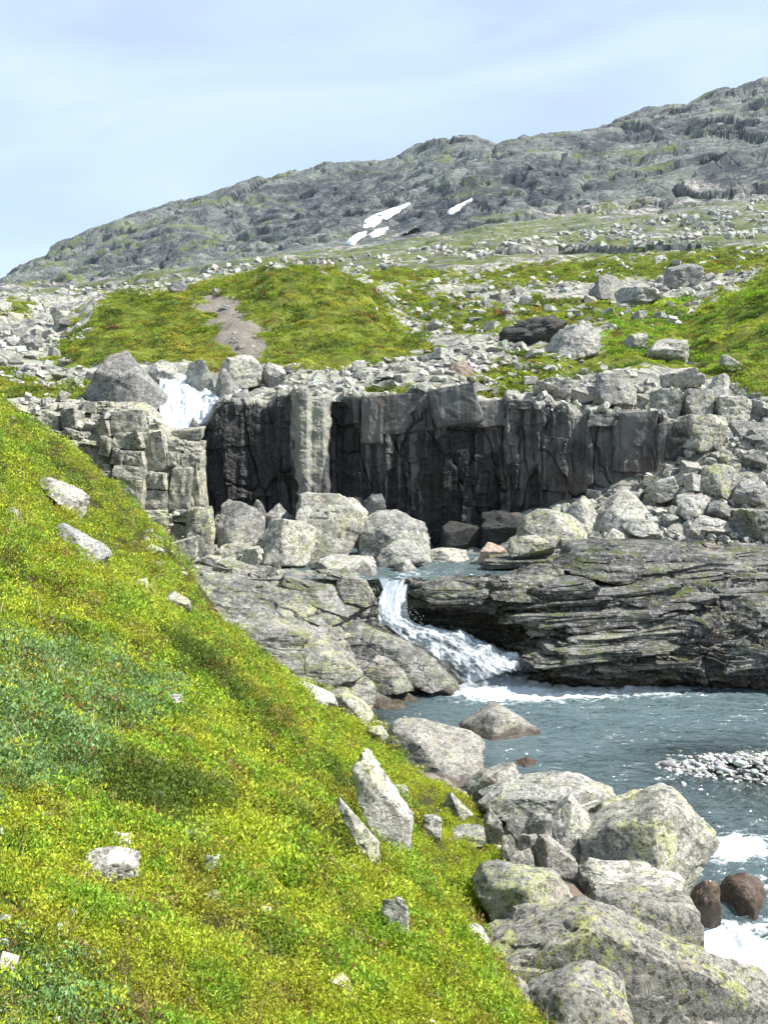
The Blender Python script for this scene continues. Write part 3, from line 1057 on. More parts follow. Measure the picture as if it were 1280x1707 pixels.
# ---- snow patches in the gully
SNOW = [([(606, 368), (640, 352), (685, 338), (680, 346), (645, 366), (622, 378), (604, 380)], 'largest white snow patch, a long tongue in the gully below the ridge'),
        ([(574, 408), (590, 392), (612, 385), (608, 394), (588, 408)], 'small slanting snow patch at the foot of the gully, lowest on the left'),
        ([(614, 392), (630, 382), (648, 380), (634, 392), (620, 396)], 'small snow strip right beside the slanting patch in the gully'),
        ([(744, 354), (760, 344), (788, 332), (784, 338), (762, 351), (750, 358)], 'thin snow strip alone on the dark rock slope right of the gully')]
for poly, lab in SNOW:
    c = np.mean(poly, 0)
    pts = []
    k = len(poly)
    ring = []
    for i in range(k):
        a, b = np.array(poly[i], float), np.array(poly[(i + 1) % k], float)
        for t in (0, .33, .66):
            ring.append(a * (1 - t) + b * t + rng.normal(0, 0.7, 2))
    V = []
    for fr, lift in ((1.0, -0.6), (0.93, 0.5), (0.75, 0.8), (0.5, 1.0), (0.25, 1.0), (0.02, 1.0)):
        for q in ring:
            s = c + (q - c) * fr
            h = ray(s[0], s[1], ['slope', 'ridge'])
            V.append((np.array(h[0]) if h else W(s[0], s[1], 640)) + np.array([0, -0.5, 1]) * lift * 1.2)
    m_ = len(ring)
    Q = np.array([[a * m_ + i, a * m_ + (i + 1) % m_, (a + 1) * m_ + (i + 1) % m_, (a + 1) * m_ + i] for a in range(5) for i in range(m_)])
    tag(link('snow_patch', mesh_np('snow_patch', np.array(V), Q, M['snow'])), lab, 'snow patch', 'snow patches on the mountain')

# ---- the dark cliff
CL = [(322, 700, 900, 30.45), (336, 718, 900, 30.45), (352, 694, 900, 30.4), (372, 674, 900, 30.3), (400, 676, 900, 30.4), (430, 668, 900, 30.45), (470, 664, 900, 30.4), (488, 662, 900, 30.4), (496, 660, 900, 30.0),
      (545, 658, 900, 29.9), (551, 662, 905, 30.7), (575, 664, 905, 30.7), (600, 665, 910, 30.3), (640, 666, 910, 30.2), (668, 662, 915, 30.15), (682, 645, 918, 30.05), (705, 636, 920, 30.0), (724, 642, 925, 30.0), (740, 658, 925, 30.05),
      (800, 664, 925, 30.0), (880, 670, 920, 29.9), (920, 676, 915, 29.8), (960, 688, 905, 29.6), (1010, 688, 900, 29.5), (1060, 692, 890, 29.3), (1110, 698, 880, 29.2), (1150, 708, 870, 29.1), (1200, 735, 860, 29.2), (1260, 760, 850, 29.6)]
cr = random.Random(3)
CL2 = []
for px_ in range(322, 1262, 9):
    yt_, yb_, d_ = (float(np.interp(px_, [c[0] for c in CL], [c[k] for c in CL])) for k in (1, 2, 3))
    if px_ % 27 == 7 or px_ % 36 == 0: st_ = cr.uniform(-12, 7)
    elif px_ == 322: st_ = 0
    CL2.append((px_, yt_ + st_ + cr.uniform(-1.5, 1.5), yb_, d_ + st_ * 0.015))
CL = CL2
cols = []
for px, yt, yb, d in CL:
    cols.append((px, [(yb + 14, d - 0.05), (yb - 40, d), ((yt + yb) / 2, d + 0.06), (yt + 14, d + 0.1), (yt, d + 0.16), (yt - 3, d + 0.6), (yt - 5, d + 1.9)]))
CG = sheet_grid(cols, 860, 300)
pc = CG.reshape(-1, 3)
N = grid_normals(CG).reshape(-1, 3)
N *= np.where(N[:, 1:2] > 0.3, -1, 1) * np.where((np.abs(N[:, 1:2]) < 0.3) & (N[:, 2:3] < 0), -1, 1)
wx = pc[:, 0] + fbm(pc * 1.1, 4, 61) * 0.16
wz = pc[:, 2] + fbm(pc * 0.8, 3, 62) * 0.3
z0 = np.zeros_like(wx)
c1 = np.floor(wx / 0.75)
b1 = h01(c1, np.floor((wz + 3 * h01(c1, z0, z0, 1)) / 1.7), z0, 3)
c2 = np.floor((wx + 7) / 0.27)
b2 = h01(c2, np.floor((wz + 2 * h01(c2, z0, z0, 2)) / 0.9), z0, 4)
f1, f2, ci = worley(np.stack([wx * 0.95 + wz * 0.12, pc[:, 1] * 0.6, wz * 0.28 + wx * 0.1], -1), 65)
rib = fbm(np.stack([wx * 2.6, pc[:, 1], wz * 0.35], -1), 4, 64)
g1_, g2_, gi_ = worley(np.stack([wx * 2.6, pc[:, 1], wz * 1.5], -1), 63)
front = sstep(0.35, 0.75, np.abs(N[:, 1]))
dsp = (b1 - 0.5) * 0.20 + (b2 - 0.5) * 0.09 + (ci - 0.5) * 0.20 - (1 - sstep(0, 0.04, f2 - f1)) * 0.09 + rib * 0.05 + (gi_ - 0.5) * 0.07
cpx, cpy = PX(pc)
onslab = sstep(482, 492, cpx) * (1 - sstep(548, 560, cpx))
dsp = dsp * (0.3 + 0.7 * front) * (1 - 0.85 * onslab) + fbm(pc * 2.5, 4, 66) * 0.07
top_y = np.interp(cpx, [c[0] for c in CL], [c[1] for c in CL])
# undercut lower half between 600 and 880
dsp -= 0.35 * sstep(760, 860, cpy) * sstep(560, 640, cpx) * (1 - sstep(860, 960, cpx))
pc = pc + N * dsp[:, None]
slab = inpoly(cpx + fbm(pc * 1.3, 3, 67) * 14, cpy + fbm(pc * 1.3, 3, 68) * 10, [(480, 650), (548, 650), (560, 760), (560, 900), (498, 900), (492, 800), (484, 720)])
slab &= ~inpoly(cpx, cpy, [(532, 900), (536, 800), (552, 730), (572, 740), (572, 900)])
pale = np.maximum(slab * 0.85, (1 - sstep(2, 12, cpy - top_y + fbm(pc * 1.2, 3, 69) * 14)) * 0.9)
wet = np.clip(0.25 + 0.85 * (1 - sstep(820, 960, cpx)), 0, 1) * sstep(0, 30, cpy - top_y)
wet *= ~slab
black = (0.82 * (cpx < 487) * (cpy > top_y + 8) + 0.95 * inpoly(cpx + fbm(pc * 1.5, 3, 70) * 10, cpy, [(549, 672), (572, 666), (590, 680), (602, 760), (598, 900), (560, 900), (556, 780)])
         + 0.85 * inpoly(cpx + fbm(pc * 1.5, 3, 71) * 16, cpy + fbm(pc * 0.7, 2, 72) * 40, [(700, 730), (760, 700), (770, 900), (690, 900)])
         + 0.85 * inpoly(cpx + fbm(pc * 1.5, 3, 73) * 12, cpy + fbm(pc * 0.7, 2, 74) * 40, [(805, 740), (832, 735), (836, 860), (800, 860)]))
cliff = bpy.data.objects.new('rock_cliff', None)
COL.objects.link(cliff)
cliff.location = (1.5, 30.0, 2.6)
tag(cliff, 'long dark streaked cliff face dropping behind the stream boulders', 'cliff')
me = mesh_np('cliff_face', pc - np.array(cliff.location), grid_faces(*CG.shape[:2]), M['cliff'], False,
             {'pale': np.clip(pale, 0, 1), 'wet': np.clip(wet, 0, 1), 'black': np.clip(black, 0, 0.95)})
link('cliff_face', me, cliff)
TERR['cliff'] = grid_bvh(pc.reshape(CG.shape), 3)

# ---- ledge right of the lower fall: undercut dark schist
LR = [(668, [(1150, 26.2), (1080, 26.1), (1030, 25.9), (1008, 24.9), (998, 23.7), (985, 23.6), (974, 23.8), (974, 25), (968, 27)]),
      (700, [(1150, 26.1), (1080, 26.0), (1030, 25.8), (1010, 24.8), (1000, 23.2), (985, 23.0), (968, 23.2), (970, 24.8), (966, 27)]),
      (760, [(1150, 25.9), (1080, 25.8), (1035, 25.5), (1015, 24.4), (1003, 23.0), (985, 22.8), (963, 23.1), (966, 24.8), (962, 27)]),
      (840, [(1155, 24.9), (1090, 24.8), (1040, 24.5), (1020, 23.7), (1008, 22.8), (985, 22.6), (962, 23.0), (956, 24.8), (945, 27.3)]),
      (890, [(1160, 23.0), (1110, 22.7), (1060, 22.6), (1030, 22.6), (1008, 22.5), (985, 22.5), (965, 23.0), (938, 25.0), (912, 27.5)]),
      (960, [(1165, 22.4), (1120, 22.0), (1085, 21.8), (1045, 22.1), (1015, 22.5), (990, 23.0), (968, 23.6), (930, 25.5), (896, 28)]),
      (1060, [(1165, 22.3), (1125, 22.0), (1095, 21.7), (1050, 22.0), (1010, 22.6), (985, 23.2), (955, 24.2), (920, 25.8), (888, 28)]),
      (1150, [(1165, 22.3), (1130, 22.0), (1095, 21.6), (1050, 21.9), (1010, 22.6), (975, 23.3), (945, 24.4), (915, 25.8), (886, 28)]),
      (1280, [(1168, 22.2), (1130, 21.9), (1090, 21.5), (1045, 21.9), (1005, 22.6), (970, 23.3), (940, 24.4), (910, 25.8), (876, 28)]),
      (1480, [(1175, 22.0), (1130, 21.7), (1080, 21.5), (1030, 21.9), (990, 22.6), (955, 23.3), (920, 24.4), (890, 25.8), (850, 28)])]
LG = sheet_grid(LR, 640, 300)


def strata_disp(P, seed, dip, amp, fine=1.0, top_calm=0.55):
    """stepped rock beds: each bed juts out or back, beds dip along x"""
    p = P.reshape(-1, 3)
    N = grid_normals(P).reshape(-1, 3)
    s = np.where(N[:, 2] * 0.6 - N[:, 1] < 0, -1, 1)
    N = N * s[:, None]
    w = fbm(p * np.array([.5, .5, .5]), 4, seed) * 0.5
    t = p[:, 2] + p[:, 0] * dip + p[:, 1] * 0.10 + w
    out = np.zeros(len(p))
    zz = np.zeros(len(p))
    for th, a, ln in ((0.46, 0.42, 3.2), (0.17, 0.22 * fine, 1.5), (0.07, 0.09 * fine, 0.8)):
        k = np.floor(t / th)
        fr = t / th - k
        run = np.floor((p[:, 0] + 9 * h01(k, zz, zz, seed + 1) + fbm(p * 1.5, 2, seed + 4) * 0.3) / ln)
        hh = h01(k, run, zz, seed + 2)
        out += (hh - 0.5) * a + a * 0.25 * fr - a * 0.35 * (fr < 0.12)
    f1, f2, ci = worley(p * np.array([.75, .75, 1.5]) + fbm(p, 2, seed + 9)[:, None] * .5, seed + 3)
    out += (ci - 0.5) * 0.25 * fine - (1 - sstep(0, 0.05, f2 - f1)) * 0.14 * fine
    out += fbm(p * 2.2, 4, seed + 5) * 0.10 + fbm(p * 0.7, 3, seed + 6) * 0.3
    up_ = sstep(0.55, 0.95, N[:, 2])
    return p + N * (out * amp * (1 - top_calm * up_))[:, None]


pl_ = strata_disp(LG, 110, 0.10, 0.9)
ledge_r = bpy.data.objects.new('rock_ledge', None)
COL.objects.link(ledge_r)
ledge_r.location = (6, 22.5, 0)
tag(ledge_r, 'dark layered rock ledge with undercut, right of the lower waterfall above the pool', 'rock ledge')
link('bedrock', mesh_np('bedrock', pl_ - np.array(ledge_r.location), grid_faces(*LG.shape[:2]), M['ledge_dark'], False), ledge_r)
TERR['ledge_r'] = grid_bvh(pl_.reshape(LG.shape), 3)

LL = [(200, [(1010, 21.6), (985, 22.4), (960, 23.4), (944, 24.6), (935, 25.6), (935, 27.5)]), (300, [(1080, 19.9), (1030, 21), (985, 22.5), (958, 23.6), (940, 24.8), (945, 27.2)]),
      (380, [(1130, 19.1), (1060, 20.8), (1000, 22.4), (965, 23.5), (946, 24.6), (975, 27.0)]), (480, [(1180, 18.9), (1095, 20.7), (1025, 22.3), (975, 23.5), (948, 24.5), (980, 27.0)]),
      (560, [(1215, 18.6), (1120, 20.9), (1045, 22.3), (990, 23.3), (952, 24.2), (985, 26.6)]), (600, [(1205, 19.2), (1125, 21.3), (1055, 22.5), (1000, 23.3), (962, 24.0), (985, 26.0)]),
      (625, [(1205, 19.6), (1135, 21.5), (1070, 22.6), (1030, 23.2), (1015, 23.6), (1070, 26)]), (700, [(1200, 20.2), (1145, 22.0), (1100, 22.5), (1075, 22.9), (1090, 23.4), (1130, 25)]),
      (745, [(1185, 21.0), (1152, 22.1), (1122, 22.5), (1110, 22.8), (1130, 23.3), (1160, 24.5)]), (775, [(1175, 21.6), (1155, 22.2), (1142, 22.4), (1138, 22.7), (1150, 23.2), (1180, 24.0)])]
MG = sheet_grid(LL, 520, 260)
pm = strata_disp(MG, 140, 0.34, 0.8, 0.55)
ledge_l = bpy.data.objects.new('rock_ledge', None)
COL.objects.link(ledge_l)
ledge_l.location = (-2, 21.5, 0)
tag(ledge_l, 'grey lichened rock slabs sloping to the pool, left of the lower waterfall', 'rock ledge')
link('bedrock', mesh_np('bedrock', pm - np.array(ledge_l.location), grid_faces(*MG.shape[:2]), M['ledge_pale'], False), ledge_l)
TERR['ledge_l'] = grid_bvh(pm.reshape(MG.shape), 3)

# ---- right bank under the talus and upper stream bed
BK = [(150, [(960, 26.0), (935, 28), (905, 31)]), (340, [(960, 25.6), (935, 27.6), (900, 31)]), (560, [(968, 25), (940, 27.8), (905, 31.4)]), (700, [(965, 25), (935, 28), (905, 31.4)]), (800, [(960, 25.3), (935, 27.5), (905, 31)]),
      (880, [(935, 25.5), (895, 28), (850, 30.5)]), (980, [(925, 25.5), (865, 28), (815, 30)]), (1100, [(912, 25.8), (835, 27.8), (770, 29.6)]), (1180, [(905, 26), (790, 28), (722, 29.6)]), (1280, [(900, 26), (780, 28), (700, 30)]), (1500, [(880, 26), (740, 28), (640, 30)])]
BG = sheet_grid(BK, 300, 110)
pb = BG.reshape(-1, 3)
pb = pb + np.array([0, -.3, 1])[None] * (fbm(pb * 1.2, 4, 160) * 0.3)[:, None]
tag(link('streamside_ground', mesh_np('streamside_ground', pb, grid_faces(*BG.shape[:2]), M['ground'], attrs={'grass': np.zeros(len(pb)), 'bare': np.full(len(pb), 0.2)})), kind='structure')
TERR['bank'] = grid_bvh(pb.reshape(BG.shape), 1)

# ================================================================== WATER
def water_sheet(name, X0, X1, Y0, Y1, nx, ny, zf, foamf, clearf, ripf):
    x, y = np.meshgrid(np.linspace(X0, X1, nx), np.linspace(Y0, Y1, ny), indexing='ij')
    z = zf(x, y)
    P = np.stack([x, y, z], -1).reshape(-1, 3)
    px, py = PX(P)
    fo = foamf(px, py, P)
    P[:, 2] += np.clip(fo, 0, 1) * fbm(P * np.array([3.5, 3.5, 0]), 4, 200) * 0.14
    o = link(name, mesh_np(name, P, grid_faces(nx, ny), M['water'], attrs={'foam': fo, 'clear': clearf(px, py, P), 'ripple': ripf(px, py, P)}))
    return tag(o, kind='structure')


def blob(px, py, cx, cy, rx, ry):
    return np.exp(-(((px - cx) / rx) ** 2 + ((py - cy) / ry) ** 2))


def pool_z(x, y):
    fall = 0.55 * (1 - sstep(9.3, 12.6, y + (x - 5) * 0.10))
    p = np.stack([x.ravel(), y.ravel(), 0 * x.ravel()], -1)
    w = fbm(p * np.array([0.8, 1.9, 1]), 3, 210) * 0.05 + fbm(p * np.array([2.6, 5.5, 1]), 3, 211) * 0.022
    w = w.reshape(x.shape) * (1 + 2.2 * (1 - sstep(11.5, 13.5, y)))
    return w - fall


def pool_foam(px, py, P):
    f = 1.25 * blob(px, py, 860, 1146, 130, 22) + 0.95 * blob(px, py, 1000, 1150, 170, 12) + 0.5 * blob(px, py, 760, 1128, 60, 14)
    f += 0.95 * blob(px, py, 1225, 1412, 70, 28) + 0.35 * blob(px, py, 1120, 1440, 40, 18) + 1.2 * blob(px, py, 1225, 1585, 85, 50) + 0.5 * blob(px, py, 1290, 1480, 60, 20)
    f += 0.75 * blob(px, py, 1300, 1640, 110, 50)
    return f


def pool_clear(px, py, P):
    bed = hill_z(P[:, 0], P[:, 1])
    depth = np.clip(P[:, 2] - bed, 0, 2)
    return np.exp(-depth / 0.5) * 0.95


water_sheet('pool_water', -1.5, 17, 4, 25.5, 380, 420, pool_z, pool_foam, pool_clear,
            lambda px, py, P: 0.9 + 0.6 * blob(px, py, 850, 1230, 200, 40) + 0.5 * (1 - sstep(11.5, 13.5, P[:, 1])))


def upper_z(x, y):
    p = np.stack([x.ravel(), y.ravel(), 0 * x.ravel()], -1)
    return (2.47 + 0.07 * (y - 24) / 4 + fbm(p * np.array([1.5, 2.5, 1]), 3, 220).reshape(x.shape) * 0.03)


def upper_foam(px, py, P):
    return 0.75 * blob(px, py, 400, 945, 45, 10) + 0.5 * blob(px, py, 730, 905, 25, 8) + 0.45 * blob(px, py, 580, 968, 60, 8) + 0.35 * blob(px, py, 690, 955, 60, 14)


water_sheet('upper_pool_water', -5.5, 4.2, 23.6, 31.2, 200, 180, upper_z, upper_foam, lambda px, py, P: np.full(len(P), 0.35), lambda px, py, P: np.full(len(P), 0.9))


def falls(name, cols, nu, nv, seed, rough=0.12, dens=0.3, edge=0.10, boil=0.0):
    G = sheet_grid(cols, nu, nv)
    p = G.reshape(-1, 3)
    N = grid_normals(G).reshape(-1, 3)
    N *= np.where(N[:, 2:3] * 0.4 - N[:, 1:2] < 0, -1, 1)
    a, b = np.meshgrid(np.linspace(0, 1, nu), np.linspace(0, 1, nv), indexing='ij')
    a, b = a.ravel(), b.ravel()
    width = np.linalg.norm(G[0, nv // 2] - G[-1, nv // 2])
    leng = np.linalg.norm(np.diff(G[nu // 2], axis=0), axis=1).sum()
    d = fbm(np.stack([a * width * 4, b * leng * 1.2, 0 * a], -1), 4, seed) * rough + fbm(p * 6, 3, seed + 1) * rough * 0.5
    if boil:
        low = 1 - sstep(0.30, 0.72, b)
        d = d + low * sstep(0, 0.12, b + 0.02) * boil * (0.6 + 1.5 * fbm(p * 2.0, 5, seed + 3, 0.6)) * sstep(0, 0.2, np.minimum(a, 1 - a))
    p = p + N * d[:, None]
    de = dens + 0.25 * (fbm(np.stack([a * width * 3, b * leng * 2, 0 * a], -1), 3, seed + 7)) - 0.9 * (1 - sstep(0, edge, np.minimum(a, 1 - a))) - 0.8 * (1 - sstep(0, edge * 0.6, b)) - 0.0 * b
    o = link(name, mesh_np(name, p, grid_faces(nu, nv), M['falls'], attrs={'flow': b * leng, 'across': a * width, 'dens': de}))
    return tag(o, kind='structure'), p


# lower fall: from the lip down and out into the pool (first row of each profile = foot)
LF = [(0, [(790, 1154, 21.7), (755, 1147, 21.8), (722, 1123, 22.0), (688, 1092, 22.3), (648, 1060, 22.5), (620, 1030, 22.75), (624, 1000, 23.0), (634, 973, 23.5), (640, 962, 24.3), (640, 956, 25.5)]),
      (0.5, [(885, 1148, 21.9), (828, 1112, 22.2), (776, 1080, 22.4), (726, 1060, 22.5), (686, 1046, 22.6), (656, 1026, 22.75), (656, 1000, 22.95), (667, 970, 23.4), (676, 960, 24.3), (684, 950, 25.8)]),
      (1, [(975, 1144, 22.3), (892, 1098, 22.8), (830, 1070, 23.0), (770, 1052, 23.1), (718, 1046, 23.05), (692, 1030, 23.0), (688, 1000, 23.15), (700, 972, 23.5), (712, 962, 24.3), (724, 948, 26.0)])]
falls_obj, fp = falls('waterfall', LF, 120, 240, 230, 0.05, 0.33, 0.22, 0.13)
# upper left fall
UF = [(264, [(715, 29.6), (684, 30.6), (655, 32.2), (634, 34.2), (622, 36.5)]), (290, [(735, 29.7), (694, 30.7), (660, 32.2), (636, 34.2), (622, 36.5)]), (315, [(750, 29.9), (704, 30.7), (668, 32.0), (644, 33.6), (628, 36)]),
      (338, [(734, 30.8), (708, 31.1), (680, 31.8), (658, 33.0), (640, 35)]), (356, [(702, 30.8), (692, 31.1), (674, 31.7), (658, 32.8), (644, 35)]), (378, [(684, 30.9), (678, 31.1), (666, 31.7), (655, 32.7), (646, 34.5)]), (406, [(674, 31.0), (668, 31.2), (660, 31.8), (652, 32.6), (646, 34)])]
falls('waterfall', UF, 120, 120, 250, 0.15, 0.62, 0.03)
# stream strips on the plateau
US = [(430, [(652, 33), (640, 34.5), (632, 36), (626, 38)]), (500, [(645, 33.2), (634, 35), (624, 37), (617, 39)]), (560, [(640, 33.6), (629, 35.5), (621, 37.5), (615, 39)]), (600, [(634, 34.2), (626, 36), (620, 37.5), (616, 38.5)])]
falls('stream_water', US, 90, 70, 260, 0.10, 0.12, 0.1)
US2 = [(715, [(607, 37.0), (602, 38.5), (598, 40)]), (750, [(606, 37.0), (600, 38.5), (594, 40)]), (790, [(604, 37), (597, 38.6), (592, 40)])]
falls('stream_water', US2, 50, 30, 262, 0.08, 0.12, 0.1)

# spray thrown up by the lower fall
ns = 650
sx = rng.normal(0, 1, (ns, 3))
t_ = rng.uniform(0, 1, ns)
base = np.stack([0.9 + t_ * 3.2, 22.6 + rng.normal(0, 0.25, ns), 0.95 - 0.7 * t_ + np.abs(rng.normal(0, 0.16, ns))], -1) + sx * np.array([.25, .15, .05])
b2_ = np.stack([rng.uniform(0.05, 0.9, 500), 22.5 + rng.normal(0, .15, 500), rng.uniform(0.8, 2.0, 500)], -1)
b2_[:, 0] = (2.3 - b2_[:, 2]) * 0.45 + 0.25 + rng.normal(0, 0.22, 500)
base = np.concatenate([base, b2_])
ns = len(base)
sv_ = np.exp(rng.normal(-5.3, 0.4, ns))
V_, Q_ = ico(1)
scatter('water_spray', 'white spray drops flying off the foaming lower waterfall', 'spray', base, rng.uniform(0, 6, (ns, 3)), np.stack([sv_] * 3, -1), np.ones((ns, 3)), np.zeros(ns), [proto('drop', V_, Q_, M['spray'], True)])

# ================================================================== ROCKS ONE CAN POINT TO
GROUND = ['hill', 'plateau', 'ledge_r', 'ledge_l', 'bank']


FOOT = []


def boulder(bbox, mat, label, d=None, poly=None, seed=None, name='boulder', cat='boulder', group=None, sub=5, rough=0.05, deep=0.85, sharp=70, sink=0.12, box=0.0, on=None, parent=None, **kw):
    x0, y0, x1, y1 = bbox
    cx = (x0 + x1) / 2
    if d is None:
        h = ray(cx, y1 - 2, on or GROUND)
        d = h[0].y if h else 28.0
    w = (x1 - x0) / F * d
    dep = w * deep
    yc = d + dep * 0.42
    zt = EYE + (HZ - y0) / F * (yc + dep * (0.22 if y0 > HZ else 0.05))
    zb = EYE + (HZ - y1) / F * d
    zt = max(zt, zb + 0.12 * w)
    hh = zt - zb
    xc = (cx - 640) / F * yc
    g = drop(xc, yc, on or GROUND)
    ext = hh * sink
    if g is not None and g < zb + 2.5:
        ext = max(ext, zb - g + 0.04)
    ext = min(ext, 1.2 * hh + 0.2)
    if poly is not None:
        poly = [(a, (b * hh + ext) / (hh + ext) if b > 0.06 else 0.0) for a, b in poly]
    if seed is None:
        seed = int(x0 * 7 + y0 * 13 + x1)
    FOOT.append((xc, yc, w * yc / d, dep, zt))
    return rock_obj(name, mat, (w * yc / d, dep, hh + ext), (xc, yc, zb - ext), seed, label if parent is None else None, cat, group, poly=poly, sub=sub, rough=rough, sharp=sharp, box=box, parent=parent, **kw)


# -- boulders in the stream below the cliff
boulder((488, 820, 614, 922), 'upstream', 'largest pale boulder in the stream, flat sunlit top and dark left side, below the cliff', d=26.6, sub=5,
        poly=[(0.02, .55), (.08, .92), (.35, 1.0), (.66, .97), (1.0, .62), (.93, .3), (.6, .02), (.12, .0)])
boulder((592, 850, 722, 920), 'upstream', 'rounded pale boulder just right of the largest stream boulder', d=26.4, sub=5,
        poly=[(0, .35), (.05, .72), (.3, .98), (.66, 1.0), (.92, .72), (1, .4), (.98, .05), (.1, 0)])
boulder((434, 864, 526, 945), 'upstream', 'boxy grey boulder with an orange spot standing in front of the largest stream boulder', d=25.6,
        poly=[(0.0, .2), (.02, .78), (.18, 1.0), (.72, .93), (1.0, .75), (.99, .2), (.8, 0.0), (.1, 0)])
boulder((358, 832, 442, 908), 'grey', 'grey boulder with a dark hollow below, left end of the stream boulders', d=26.8, poly=[(0, .3), (.06, .8), (.4, 1), (.8, .8), (1, .55), (.95, .1), (.5, 0), (.1, 0)])
boulder((514, 924, 628, 972), 'upstream', 'low split rock lying in the stream under the boxy boulder', d=24.9, poly=[(0, .3), (.15, .8), (.3, 1), (.85, .9), (1, .55), (.95, .1), (.5, 0), (.05, 0)])
boulder((594, 822, 652, 868), 'grey', 'dull grey boulder half hidden behind the two largest stream boulders', d=28.2)
boulder((628, 900, 708, 938), 'upstream', 'flat grey rock at the foot of the rounded pale boulder', d=25.8, sharp=28)
boulder((696, 912, 782, 938), 'upstream', 'low flat slab at the water edge above the lower waterfall lip', d=26.8, poly=[(0, .2), (.2, .7), (.5, 1), (1, .8), (.98, .1), (.5, 0)])
boulder((310, 842, 362, 916), 'block', 'upright blocky rock against the foot of the left outcrop', d=26.8, box=.7)
boulder((286, 892, 332, 934), 'white', 'whitish angular rock at the stream edge near the hillside', d=25.4)
boulder((358, 904, 410, 942), 'upstream', 'broken pale rock between the whitish rock and the boxy boulder', d=25.6)
boulder((404, 910, 438, 944), 'upstream', 'small pale rock touching the left side of the boxy boulder', d=25.5)
boulder((438, 838, 492, 872), 'grey', 'grey cobble cluster rock behind the boxy boulder under the cliff', d=27.8)
boulder((415, 832, 446, 856), 'pale', 'small pointed rock perched behind the left grey boulder', d=28.2)
boulder((244, 925, 330, 958), 'grey', 'flat grey rock at the foot of the hillside beside the stream', d=25.0, sharp=28)
boulder((332, 925, 368, 950), 'upstream', 'low grey rock left of the white stream riffle', d=25.0)
boulder((736, 868, 802, 922), 'dark', 'smooth blue black rock block at the cliff foot', d=29.2, box=0.8, rough=0.02)
boulder((794, 903, 848, 936), 'pink', 'pinkish brown rock at the water edge below the cliff', d=26.3)
boulder((800, 850, 902, 915), 'dark', 'dark brown wet rock bulging from the cliff foot beside the lichened boulders', d=28.6, rough=.08)
boulder((590, 940, 640, 968), 'stream', 'dark wet rock in the channel just left of the lower waterfall lip', d=24.2)
boulder((655, 930, 700, 950), 'upstream', 'small flat rock in the quiet water above the lip', d=25.0)

# -- heap right of the cliff: the ones that stand out
GR = 'boulders heaped right of the cliff'
boulder((866, 848, 984, 922), 'lichen', 'broad yellow lichened boulder at the left end of the right hand heap', d=25.9, group=GR, poly=[(0, .2), (.1, .72), (.35, 1), (.6, .92), (.95, .55), (1, .1), (.6, 0), (.1, 0)])
boulder((846, 890, 922, 934), 'lichen', 'low lichened boulder at the water edge, leftmost of the heap', d=25.2, group=GR)
boulder((934, 826, 1002, 895), 'pale', 'pyramid shaped pale boulder peaking above the heap beside the cliff', d=27.0, group=GR, poly=[(0, .35), (.25, .72), (.58, 1), (.85, .66), (1, .3), (.95, 0), (.05, 0)])
boulder((984, 816, 1098, 908), 'pale', 'big rounded grey boulder in the middle of the heap', d=26.4, group=GR, sub=5, poly=[(0, .2), (.12, .62), (.38, .95), (.62, 1), (.88, .72), (1, .3), (.96, 0), (.05, 0)])
boulder((1164, 773, 1238, 846), 'lichen', 'tall lichened boulder standing highest in the right part of the heap', d=27.0, group=GR, sub=5, poly=[(0, .4), (.1, .9), (.4, 1), (.8, .95), (1, .6), (.9, .1), (.6, 0), (.15, .12)])
boulder((1072, 793, 1134, 834), 'pale', 'pale flat topped boulder between the rounded boulder and the tall one', d=27.6, group=GR)
boulder((1118, 777, 1168, 818), 'lichen', 'pale lichened boulder touching the tall boulder on its left', d=27.8, group=GR)
boulder((1126, 824, 1182, 868), 'white', 'whitish boulder with a sunlit tilted face below the tall boulder', d=26.5, group=GR)
boulder((1174, 834, 1222, 862), 'grey', 'dark grey wedge of rock directly under the tall boulder', d=26.3, group=GR)
boulder((1142, 858, 1214, 898), 'white', 'bright whitish boulder low in the heap above the ledge', d=26.0, group=GR)
boulder((1038, 864, 1104, 904), 'pale', 'pale boulder low in the heap in front of the big rounded one', d=25.8, group=GR)
boulder((1222, 846, 1300, 905), 'lichen', 'mossy lichened boulder at the right edge of the heap', d=25.8, group=GR)
boulder((1216, 800, 1290, 850), 'grey', 'tilted grey slab at the right edge above the mossy boulder', d=26.6, group=GR)

# -- blocks on the cliff top at the right
boulder((988, 620, 1062, 676), 'grey', 'dark fronted angular boulder sitting on the cliff top', d=30.6, poly=[(0, .15), (.1, .75), (.3, 1), (.75, .95), (1, .45), (.95, 0), (.1, 0)])
boulder((1084, 648, 1134, 704), 'pale', 'pale pointed block on the cliff top, left of the dark sided cube', d=29.9, box=.6)
boulder((1133, 648, 1192, 704), 'pale', 'cube like block with a dark left side on the cliff top', d=29.8, box=.9)
boulder((1176, 622, 1218, 676), 'pale', 'tilted pale slab leaning at the foot of the green slope', d=30.6, poly=[(0, .3), (.55, .95), (.85, 1), (1, .8), (.75, .1), (.4, 0)])
boulder((1188, 660, 1254, 704), 'pale', 'pale angular boulder right of the cube like block', d=29.6)
boulder((1122, 690, 1214, 750), 'lichen', 'broad pale block at the right end of the cliff edge', d=28.7, box=.8, poly=[(0, .1), (.02, .8), (.2, 1), (.9, .95), (1, .7), (.98, .1), (.5, 0)])
boulder((1208, 698, 1300, 752), 'grey', 'wide grey boulder at the right edge, below the green slope', d=28.8)
boulder((888, 630, 948, 664), 'pale', 'pale sunlit block lying alone on the cliff top', d=31.2)
boulder((1086, 615, 1170, 652), 'white', 'flat white slab on the cliff top below the grass', d=32.4, sharp=40)
boulder((1020, 612, 1090, 640), 'white', 'long white slab behind the dark fronted boulder on the cliff top', d=33.0)
